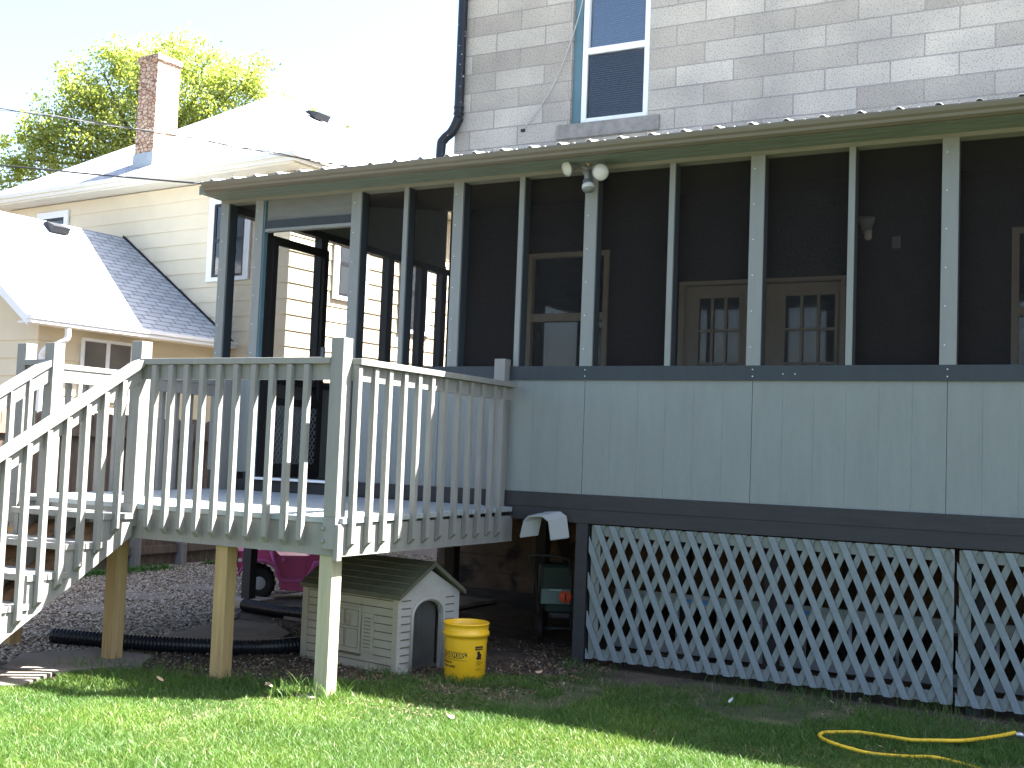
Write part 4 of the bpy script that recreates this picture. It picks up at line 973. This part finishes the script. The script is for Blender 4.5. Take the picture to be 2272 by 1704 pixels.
AP = (-4.75, 4.2, 4.12+.65*4.63)
def roof_uv(o, u_dir_fn):
    me = o.data; uv = me.uv_layers.new(name='UVMap')
    for p in me.polygons:
        n = p.normal; h = Vector((0, 0, 1)).cross(n)
        h = h.normalized() if h.length > 1e-4 else Vector((1, 0, 0)); up = n.cross(h)
        for li in p.loop_indices:
            c = me.vertices[me.loops[li].vertex_index].co; uv.data[li].uv = (c.dot(h), c.dot(up))
rr = MB(); E4 = [NP(-8.37, -.43, 4.12), NP(.45, -.43, 4.12), NP(.45, 8.83, 4.12), NP(-8.37, 8.83, 4.12)]
rr.add(E4+[NP(*AP)], [(0, 1, 4), (1, 2, 4), (2, 3, 4), (3, 0, 4), (3, 2, 1, 0)]); o = rr.build('roof', 'shingles', nh_); roof_uv(o, 0)
roof_main = o
ch = MB(); ca0, ca1, cb0, cb1 = -4.30, -3.78, .15, .68
nbox(ch, ca0, ca1, cb0, cb1, 4.3, 6.50); nbox(ch, ca0-.03, ca1+.03, cb0-.03, cb1+.03, 6.50, 6.60); cho = ch.build('chimney', 'chimney_brick', roof_main)
fs = MB(); nbox(fs, ca0-.02, ca1+.02, cb0-.02, cb1+.02, 4.35, 4.74); fs.build('chimney_flashing', 'flashing', roof_main)
def vent(P, n, name='roof_vent', par=None, s=1.):
    n = Vector(n).normalized(); h = Vector((0, 0, 1)).cross(n).normalized(); dn = h.cross(n)   # dn points up-slope or down
    if dn.z > 0: dn = -dn
    P = Vector(P)
    def q(a, b, c): return P+h*a*s+dn*b*s+n*c*s
    V = [q(-.2, -.18, .02), q(.2, -.18, .02), q(.2, .2, .02), q(-.2, .2, .02), q(-.16, -.12, .10), q(.16, -.12, .10), q(.19, .2, .17), q(-.19, .2, .17)]
    MB().add(V, [(3, 2, 1, 0), (4, 5, 6, 7), (0, 1, 5, 4), (1, 2, 6, 5), (2, 3, 7, 6), (3, 0, 4, 7)]).build(name, 'vent_dark', par)
rn = (NP(.45, 8.83, 4.12)-NP(.45, -.43, 4.12)).cross(NP(*AP)-NP(.45, -.43, 4.12)); rn = rn if rn.z > 0 else -rn
vp = NP(.45, 8.83, 4.12).lerp(NP(.45, -.43, 4.12), .5); vent(NP(-3.35, 3.95, 4.12+(AP[2]-4.12)*(.45+3.35)/(.45+4.75)+.01), rn, par=roof_main)
# windows
def nwin(face, a0, a1, z0, z1, sill=True, open_=None):
    tr = .13
    if face == 'f': bb = lambda b, x0, x1, d0, d1, y0, y1: nbox(b, x0, x1, -.022-d1, -.022-d0, y0, y1)
    elif face == 's': bb = lambda b, x0, x1, d0, d1, y0, y1: nbox(b, .022+d0, .022+d1, x0, x1, y0, y1)
    else: bb = lambda b, x0, x1, d0, d1, y0, y1: nbox(b, -1.55+.022+d0, -1.55+.022+d1, x0, x1, y0, y1)
    f = MB(); bb(f, a0, a0+tr, 0, .035, z0, z1); bb(f, a1-tr, a1, 0, .035, z0, z1); bb(f, a0+tr, a1-tr, 0, .035, z1-tr, z1); bb(f, a0+tr, a1-tr, 0, .035, z0, z0+.07)
    o = f.build('window', 'white_paint', nh_)
    s_ = MB(); x0, x1, y0, y1 = a0+tr, a1-tr, z0+.07, z1-tr; t_ = .05; m_ = (y0+y1)/2
    for q in ((x0, x0+t_, y0, y1), (x1-t_, x1, y0, y1), (x0+t_, x1-t_, y0, y0+t_), (x0+t_, x1-t_, y1-t_, y1), (x0+t_, x1-t_, m_-.03, m_+.03)): bb(s_, q[0], q[1], 0, .02, q[2], q[3])
    s_.build('sash', 'black_sash', o); g_ = MB(); bb(g_, x0+t_, x1-t_, .004, .007, y0+t_, y1-t_); g_.build('pane', 'glass', o)
    c_ = MB(); bb(c_, x0+t_, x1-t_, .001, .002, y0+t_, y1-t_); c_.build('curtain', 'lace', o)
nwin('f', -6.92, -5.92, 2.3, 3.79); nwin('f', -1.93, -.90, 2.17, 3.66); nwin('s', 1.05, 1.95, 1.95, 3.3); nwin('s', 2.90, 3.80, 1.58, 3.2)
# left corner downspout
MB().tube(smooth_path([NP(-8.2, -.40, 4.0), NP(-8.15, -.3, 3.85), NP(-8.0, -.05, 3.72), NP(-7.98, -.05, 3.4), NP(-7.98, -.05, G)], 6), .045, 10).build('downspout', 'white_paint', nh_, True)
# wing
an = clap(-6.9, -1.55, -3.5, -.03, G, 1.06); an.build('wing_wall', 'cream_siding', nh_)
gbl = MB(); gbl.prism([NP(-6.9, -3.5, 1.06), NP(-1.55, -3.5, 1.06), NP(-4.26, -3.5, 2.95)], nv*.05); gbl.build('gable_wall', 'cream_siding', nh_)
wr = MB(); RT = (-4.26, 3.13); EL = (-1.2, 1.09); EL2 = (-7.32, 1.09)
wr.prism([NP(EL[0], -3.9, EL[1]), NP(RT[0], -3.9, RT[1]), NP(EL2[0], -3.9, EL2[1]), NP(EL2[0], -3.9, EL2[1]-.05), NP(RT[0], -3.9, RT[1]-.06), NP(EL[0], -3.9, EL[1]-.05)], nv*3.88)
o = wr.build('wing_roof', 'shingles', nh_); roof_uv(o, 0); wing_roof = o
rk = MB(); rk.prism([NP(EL[0], -3.93, EL[1]), NP(RT[0], -3.93, RT[1]), NP(RT[0], -3.93, RT[1]-.16), NP(EL[0], -3.93, EL[1]-.14)], nv*.03); rk.prism([NP(EL2[0], -3.93, EL[1]), NP(RT[0], -3.93, RT[1]), NP(RT[0], -3.93, RT[1]-.16), NP(EL2[0], -3.93, EL[1]-.14)], nv*.03); rk.build('rake_board', 'white_paint', nh_)
g2_ = MB(); nbox(g2_, -1.21, -1.09, -3.93, -.02, .99, 1.045); nbox(g2_, -1.21, -1.07, -3.95, -.02, 1.045, 1.10); nbox(g2_, -1.55, -1.21, -3.85, -.03, 1.0, 1.03); g2_.build('wing_gutter', 'white_paint', nh_)
MB().tube(smooth_path([NP(-1.15, -3.3, 1.0), NP(-1.15, -3.3, .82), NP(-1.25, -3.4, .72), NP(-1.48, -3.46, .6), NP(-1.48, -3.46, .2), NP(-1.48, -3.46, G)], 6), .045, 10).build('downspout', 'white_paint', nh_, True)
fl_ = MB(); fl_.prism([NP(-4.26, -.035, 3.13), NP(-1.2, -.035, 1.09), NP(-1.2, -.035, 1.13), NP(-4.26, -.035, 3.17)], nv*.03); fl_.build('roof_flashing', 'vent_dark', nh_)
rn2 = (NP(EL[0], 0, EL[1])-NP(EL[0], -3, EL[1])).cross(NP(RT[0], -3, RT[1])-NP(EL[0], -3, EL[1])); rn2 = rn2 if rn2.z > 0 else -rn2
vent(NP(-4.0, -1.65, RT[1]-(RT[0]+4.0)*-(-(RT[1]-EL[1])/(EL[0]-RT[0])) if 0 else RT[1]-.26*(RT[1]-EL[1])/(EL[0]-RT[0])), rn2, par=wing_roof, s=.85)
w3 = MB(); nbox(w3, -1.528, -1.49, -2.78, -1.83, -.05, .90); wo = w3.build('wing_window', 'white_paint', nh_)
w4 = MB(); nbox(w4, -1.492, -1.484, -2.73, -2.35, .0, .85); nbox(w4, -1.492, -1.484, -2.27, -1.89, .0, .85); w4.build('pane', 'vent_dark' if 0 else 'glass_dark', wo)

# ================================================================== WIRES
def wire(pts, r, nm, label, m_, twist=False):
    P = smooth_path(pts, 24)
    if not twist: return MB().tube(P, r, 6).build(nm, m_, None, True, label=label, cat='wire')
    t = thing(nm, pts[0], label, 'wire')
    for ph in (0, math.pi):
        Q = [p+Vector((0, math.cos(i*.35+ph), math.sin(i*.35+ph)))*.010 for i, p in enumerate(P)]
        MB().tube(Q, r, 6).build('strand', m_ if ph == 0 else 'wire_metal', t, True)
wire([(-11.71, 2.09, 3.92), (-9.43, 2.21, 3.53), (-7.01, 2.43, 3.06), (-5.58, 2.66, 2.76), (-4.35, 3.0, 2.52)], .006, 'power_cable', 'upper twisted power cable crossing in front of the brick chimney', 'wire_dark', True)
wire([(-8.37, 0.03, 2.26), (-6.41, -0.02, 2.0), (-5.07, -0.08, 1.79)]+[(-3.375, -.36, 1.50)], .008, 'telephone_wire', 'lower thin wire running to the porch gutter corner', 'wire_dark')

# ================================================================== TREE
tb = Vector((-19.0, 22.5, G))
tree = thing('leafy_tree', tuple(tb), 'tall spring green tree behind the brick chimney', 'tree')
base = Vector((-22.03, 16.8, G))
tree.location = base
tk = MB(); tk.tube(smooth_path([base, base+Vector((.1, 0, 3)), base+Vector((-.1, .1, 6)), (-22.15, 16.63, 8.25), (-22.04, 16.57, 9.83)], 5), .3, 10, rad=list(np.linspace(.34, .04, 21)))
tk.build('trunk', 'bark', tree, True)
CLUMPS = [(-22.04, 16.64, 8.91, 1.24), (-23.19, 16.01, 8.99, 1.11), (-20.89, 17.25, 9.22, 1.24), (-20.08, 17.65, 9.65, 0.92), (-23.77, 15.66, 9.49, 0.81), (-24.11, 15.53, 8.69, 0.79), (-22.39, 16.38, 9.94, 0.92), (-21.24, 16.99, 10.12, 0.98), (-20.32, 17.48, 10.29, 0.72), (-21.47, 16.83, 10.57, 0.63), (-22.39, 16.33, 10.53, 0.59), (-19.57, 17.92, 9.94, 0.55), (-23.19, 15.93, 10.04, 0.72), (-19.39, 18.06, 9.29, 0.59), (-18.7, 18.45, 9.12, 0.52), (-22.95, 16.22, 7.83, 1.05), (-23.99, 15.67, 7.65, 0.85), (-24.68, 15.28, 7.75, 0.66), (-25.14, 15.0, 8.12, 0.5), (-25.37, 14.93, 7.46, 0.55), (-24.56, 15.4, 6.97, 0.59), (-21.8, 16.84, 7.88, 1.05), (-25.6, 14.85, 6.79, 0.52), (-23.76, 15.85, 6.88, 0.66), (-20.77, 17.38, 8.31, 0.92), (-24.91, 15.1, 8.52, 0.46), (-19.39, 18.02, 9.75, 0.39), (-21.41, 16.84, 10.9, 0.29), (-20.61, 17.29, 10.8, 0.33), (-24.11, 15.44, 9.93, 0.33), (-23.08, 15.95, 10.59, 0.26), (-17.89, 18.91, 8.83, 0.37), (-26.29, 14.46, 7.03, 0.66), (-17.09, 19.37, 8.48, 0.33), (-25.2, 15.04, 7.2, 0.52), (-24.8, 15.19, 8.14, 0.45), (-25.6, 14.79, 7.58, 0.45), (-24.34, 15.44, 8.16, 0.52)]   # crown clumps: x, y, z, radius in metres
br_ = MB()
for (cx, cy, cz, r_) in CLUMPS[:24]:
    a = (-22.09, 16.69, 7.86); b = (cx, cy, cz); mdp = (Vector(a)+Vector(b))/2+Vector((0, 0, -.3)); br_.tube(smooth_path([a, mdp, b], 4), .05, 6, rad=list(np.linspace(.09, .015, 9)))
br_.build('limbs', 'bark', tree, True)
LV = []
for (cx, cy, cz, R_) in CLUMPS:
    c = np.array((cx, cy, cz))+rng.normal(0, .2, 3)*np.array([.3, .3, 0]); n_ = int(80*R_**2*30*(.8 if R_ < .65 else 1)); 
    # sub clumps
    k = max(4, int(24*R_)); sc = c+rng.normal(0, .5, (k, 3))*R_*np.array([1, 1, .9]); idx = rng.integers(0, k, n_)
    p = sc[idx]+rng.normal(0, 1, (n_, 3))*R_*.20; LV.append(p)
LV = np.concatenate(LV); n_ = len(LV)
A = rng.normal(0, 1, (n_, 3)); A /= np.linalg.norm(A, axis=1)[:, None]; B = np.cross(A, rng.normal(0, 1, (n_, 3))); B /= np.linalg.norm(B, axis=1)[:, None]
sz = rng.uniform(.032, .066, (n_, 1)); Vq = np.stack([LV-A*sz, LV+B*sz*.6, LV+A*sz, LV-B*sz*.6], 1)
lo = np_mesh('foliage', Vq.reshape(-1, 3)-np.array(tree.location), np.arange(n_*4), 'leaf', 4, parent=tree)
print('leaves', n_)

# ================================================================== GRASS
def blades(X, Y, H, wid, z0, lean):
    n = len(X); a = rng.uniform(0, 2*math.pi, n); la = rng.uniform(0, 2*math.pi, n); L = H*lean
    dx, dy = np.cos(a)*wid/2, np.sin(a)*wid/2; ex, ey = np.cos(la)*L, np.sin(la)*L
    P = np.zeros((n, 7, 3)); zz = z0
    for i, (t, wf_) in enumerate(((0, 1), (.4, .9), (.75, .6))):
        cx = X+ex*t**2; cy = Y+ey*t**2; cz = zz+H*t*(1-.25*lean*t)
        P[:, 2*i] = np.stack([cx-dx*wf_, cy-dy*wf_, cz], 1); P[:, 2*i+1] = np.stack([cx+dx*wf_, cy+dy*wf_, cz], 1)
    P[:, 6] = np.stack([X+ex, Y+ey, zz+H*(1-.25*lean)], 1)
    b = (np.arange(n)*7)[:, None]
    q = np.concatenate([b+np.array([[0, 1, 3]]), b+np.array([[0, 3, 2]]), b+np.array([[2, 3, 5]]), b+np.array([[2, 5, 4]]), b+np.array([[4, 5, 6]])], 1)
    return P.reshape(-1, 3), q.ravel()
def vnoise(x, y, s, seed):
    r = np.random.default_rng(seed); g = r.uniform(0, 1, (64, 64)); xi = x*s; yi = y*s; x0 = np.floor(xi).astype(int); y0 = np.floor(yi).astype(int); fx = xi-x0; fy = yi-y0
    fx = fx*fx*(3-2*fx); fy = fy*fy*(3-2*fy); f = lambda a, b: g[a % 64, b % 64]
    return (f(x0, y0)*(1-fx)+f(x0+1, y0)*fx)*(1-fy)+(f(x0, y0+1)*(1-fx)+f(x0+1, y0+1)*fx)*fy
def scatter(x0, x1, y0, y1, dens): n = int((x1-x0)*(y1-y0)*dens); return rng.uniform(x0, x1, n), rng.uniform(y0, y1, n)
X1, Y1 = scatter(-3.0, 3.6, -4.2, -.05, 20000); X2, Y2 = scatter(-9, 9, -10, 0, 900)
k2 = ~((X2 > -3.0) & (X2 < 3.6) & (Y2 > -4.2)); X = np.concatenate([X1, X2[k2]]); Y = np.concatenate([Y1, Y2[k2]])
jx = (vnoise(X, Y, 3.1, 5)-.5)*.28; jy = (vnoise(X, Y, 3.1, 6)-.5)*.28
k = inpoly(X+jx, Y+jy, LAWN); X, Y = X[k], Y[k]
# thin, patchy turf near the porch and beside the dirt
edge = np.clip((-Y-.22-.25*(X < 1.2))/1.15, 0, 1)
pn_ = .6*vnoise(X, Y, 2.3, 1)+.4*vnoise(X, Y, 6, 2)
k = rng.uniform(0, 1, len(X)) < np.clip(.16+.95*edge-1.0*(pn_ < .42)*(edge < .95)-.6*(pn_ < .33), .05, 1)
X, Y = X[k], Y[k]; n = len(X)
H = rng.uniform(.022, .052, n)*(.55+.9*vnoise(X, Y, 2.2, 3)); tall_ = rng.uniform(0, 1, n) < .01; H[tall_] *= 1.8
V, F = blades(X, Y, H, rng.uniform(.0018, .0040, n), G+.003, rng.uniform(.25, 1.1, n)); print('blades', n)
np_mesh('grass', V, F, 'grass_blade', 3, kind='stuff', label='short green lawn grass, sunlit in front and shaded by the porch', cat='grass')
# dry blades mixed in
n = 9000; X, Y = rng.uniform(-2.9, 3.6, n), rng.uniform(-4.1, -.1, n); k = inpoly(X, Y, LAWN) & (vnoise(X, Y, 1.9, 9) > .42); X, Y = X[k], Y[k]; n = len(X)
V, F = blades(X, Y, rng.uniform(.015, .05, n), rng.uniform(.002, .004, n), G+.004, rng.uniform(.8, 2.2, n)); np_mesh('dry_grass', V, F, 'dry_blade', 3, kind='stuff', label='dry straw coloured blades scattered through the lawn', cat='grass')
# tall tufts by posts, pail and dog house
cents = [(-.70, -2.02, .16, 130, .17), (-.86, -2.12, .14, 90, .16), (-.55, -2.1, .12, 90, .13), (-.36, -1.15, .15, 150, .08), (-.20, -1.08, .12, 100, .07), (-.78, -1.2, .14, 90, .10), (-1.25, -1.98, .25, 110, .12), (-2.3, -2.25, .2, 130, .11), (-2.0, -2.12, .25, 150, .10), (-1.7, -2.1, .25, 140, .10), (-.0, -.15, .12, 60, .10), (.25, -.2, .2, 70, .09), (1.2, -.15, .4, 60, .11), (1.7, -.1, .4, 140, .12), (2.4, -.1, .3, 120, .12), (-.3, -1.75, .3, 100, .10), (.5, -1.8, .4, 120, .09), (1.5, -1.85, .5, 130, .09)]
XX, YY, HH = [], [], []
for cx, cy, r_, n, h in cents: XX.append(rng.normal(cx, r_*.5, n)); YY.append(rng.normal(cy, r_*.5, n)); HH.append(rng.uniform(.4, 1, n)*h)
X = np.concatenate(XX); Y = np.concatenate(YY); H = np.concatenate(HH); V, F = blades(X, Y, H, rng.uniform(.003, .005, len(X)), G+.003, rng.uniform(.2, .9, len(X)))
np_mesh('tall_grass', V, F, 'grass_blade', 3, kind='stuff', label='longer grass tufts around the posts and bucket', cat='grass')
# green weeds at the fence foot
n = 5000; Y = rng.uniform(-1.5, 6, n); X = -6.38+np.abs(rng.normal(0, .12, n)); k = vnoise(X, Y, 1.5, 11) > .38; X, Y = X[k], Y[k]; n = len(X)
V, F = blades(X, Y, rng.uniform(.03, .12, n), rng.uniform(.008, .016, n), G+.0, rng.uniform(.5, 1.4, n)); np_mesh('weeds', V, F, 'leaf_cover', 3, kind='stuff', label='low green weeds along the fence foot', cat='weeds')

# ================================================================== GRAVEL + LITTER
ico = bmesh.new(); bmesh.ops.create_icosphere(ico, subdivisions=1, radius=1); iv = np.array([v.co[:] for v in ico.verts]); ifc = np.array([[v.index for v in f.verts] for f in ico.faces]); ico.free()
def stones(X, Y, Z, smin, smax, flat=.6):
    n = len(X); s = rng.uniform(smin, smax, (n, 1, 1))*rng.uniform(.6, 1.2, (n, 1, 3)); s[..., 2] *= flat
    jit = 1+rng.normal(0, .16, (n, len(iv), 1)); P = iv[None]*jit*s; a = rng.uniform(0, 6.28, n); ca, sa = np.cos(a)[:, None], np.sin(a)[:, None]
    x = P[..., 0]*ca-P[..., 1]*sa; y = P[..., 0]*sa+P[..., 1]*ca; tl = rng.uniform(-.5, .5, (n, 1)); z = P[..., 2]+x*tl
    V = np.stack([x+X[:, None], y+Y[:, None], z+Z[:, None]], 2); F = ifc[None]+(np.arange(n)*len(iv))[:, None, None]
    return V.reshape(-1, 3), F.reshape(-1)
X, Y = scatter(-6.5, -2.3, -3.0, 6.5, 2600); jx = (vnoise(X, Y, 4, 21)-.5)*.3; k = inpoly(X+jx, Y+jx, GRAV) & ((Y < 3.5) | (rng.uniform(0, 1, len(X)) < .5)); X, Y = X[k], Y[k]
V, F = stones(X, Y, G+.008+rng.uniform(0, .014, len(X)), .0075, .0155); print('stones', len(X))
np_mesh('gravel', V, F, 'pebble', 3, kind='stuff', label='loose grey and pinkish gravel beside the fence', cat='gravel')
X, Y = scatter(-2.9, -.9, -2.0, .2, 260); V, F = stones(X, Y, G+.004+rng.uniform(0, .006, len(X)), .004, .010); np_mesh('pebbles', V, F, 'pebble', 3, kind='stuff', label='sparse small pebbles on the bare soil', cat='gravel')
island_mat('litter', [(.10, .065, .04), (.16, .11, .07), (.06, .045, .03), (.24, .19, .13)], .9)
def flakes(X, Y, smin, smax, z0=.006):
    n = len(X); a = rng.uniform(0, 6.28, n); s = rng.uniform(smin, smax, n); asp = rng.uniform(.2, .7, n)
    ux = np.stack([np.cos(a)*s, np.sin(a)*s, rng.normal(0, .35, n)*s], 1); vx = np.stack([-np.sin(a)*s*asp, np.cos(a)*s*asp, rng.normal(0, .35, n)*s], 1)
    c = np.stack([X, Y, np.full(n, G+z0)+rng.uniform(0, .018, n)], 1); V = np.stack([c-ux, c+vx, c+ux, c-vx], 1); return V.reshape(-1, 3), np.arange(n*4)
X, Y = scatter(-2.6, .3, -2.1, .6, 2200); k = vnoise(X, Y, 3, 31)*.6+vnoise(X, Y, 9, 32)*.4 > .38; V, F = flakes(X[k], Y[k], .004, .014); np_mesh('leaf_litter', V, F, 'litter', 4, kind='stuff', label='dry brown leaf litter and bark chips under the deck', cat='leaf litter')
n = 1600; X, Y = rng.uniform(-.4, 3.2, n), rng.uniform(-1.7, .0, n); k = vnoise(X, Y, 1.6, 41) > .5; V, F = flakes(X[k], Y[k], .005, .018, .015); np_mesh('fallen_petals', V, F, 'litter', 4, kind='stuff', label='scattered dry leaf scraps on the shaded lawn', cat='leaf litter')
# a few single fallen leaves
island_mat('dead_leaf', [(.42, .28, .17), (.5, .36, .24)], .8)
for i, (x, y, lab) in enumerate(((-.98, -2.12, 'curled tan leaf on sunlit grass left of the corner post'), (-1.60, -2.36, 'upright tan leaf on the sunlit grass below the middle post'), (.25, -2.1, 'pale leaf lying in the sunny lawn near the centre'), (.02, -.62, 'tan leaf on thin grass in front of the dark grey post'), (1.35, -.72, 'white scrap on the shaded grass below the lattice'))):
    b = MB(); s = .028 if i < 4 else .014; P = []
    for q in range(7): t = q/6; P += [(x-s+2*s*t, y-.6*s*math.sin(math.pi*t), G+.045+.012*math.sin(3*t+i)), (x-s+2*s*t, y+.6*s*math.sin(math.pi*t)+.002, G+.055+.014*math.cos(2*t+i))]
    b.add(P, [(2*q, 2*q+2, 2*q+3, 2*q+1) for q in range(6)]); b.build('fallen_leaf', 'dead_leaf' if i < 4 else 'lamp_white', None, label=lab, cat='leaf', group='leaves on the lawn')
for o in bpy.data.objects:
    if o.get('category') is None and 'category' in o.keys(): del o['category']
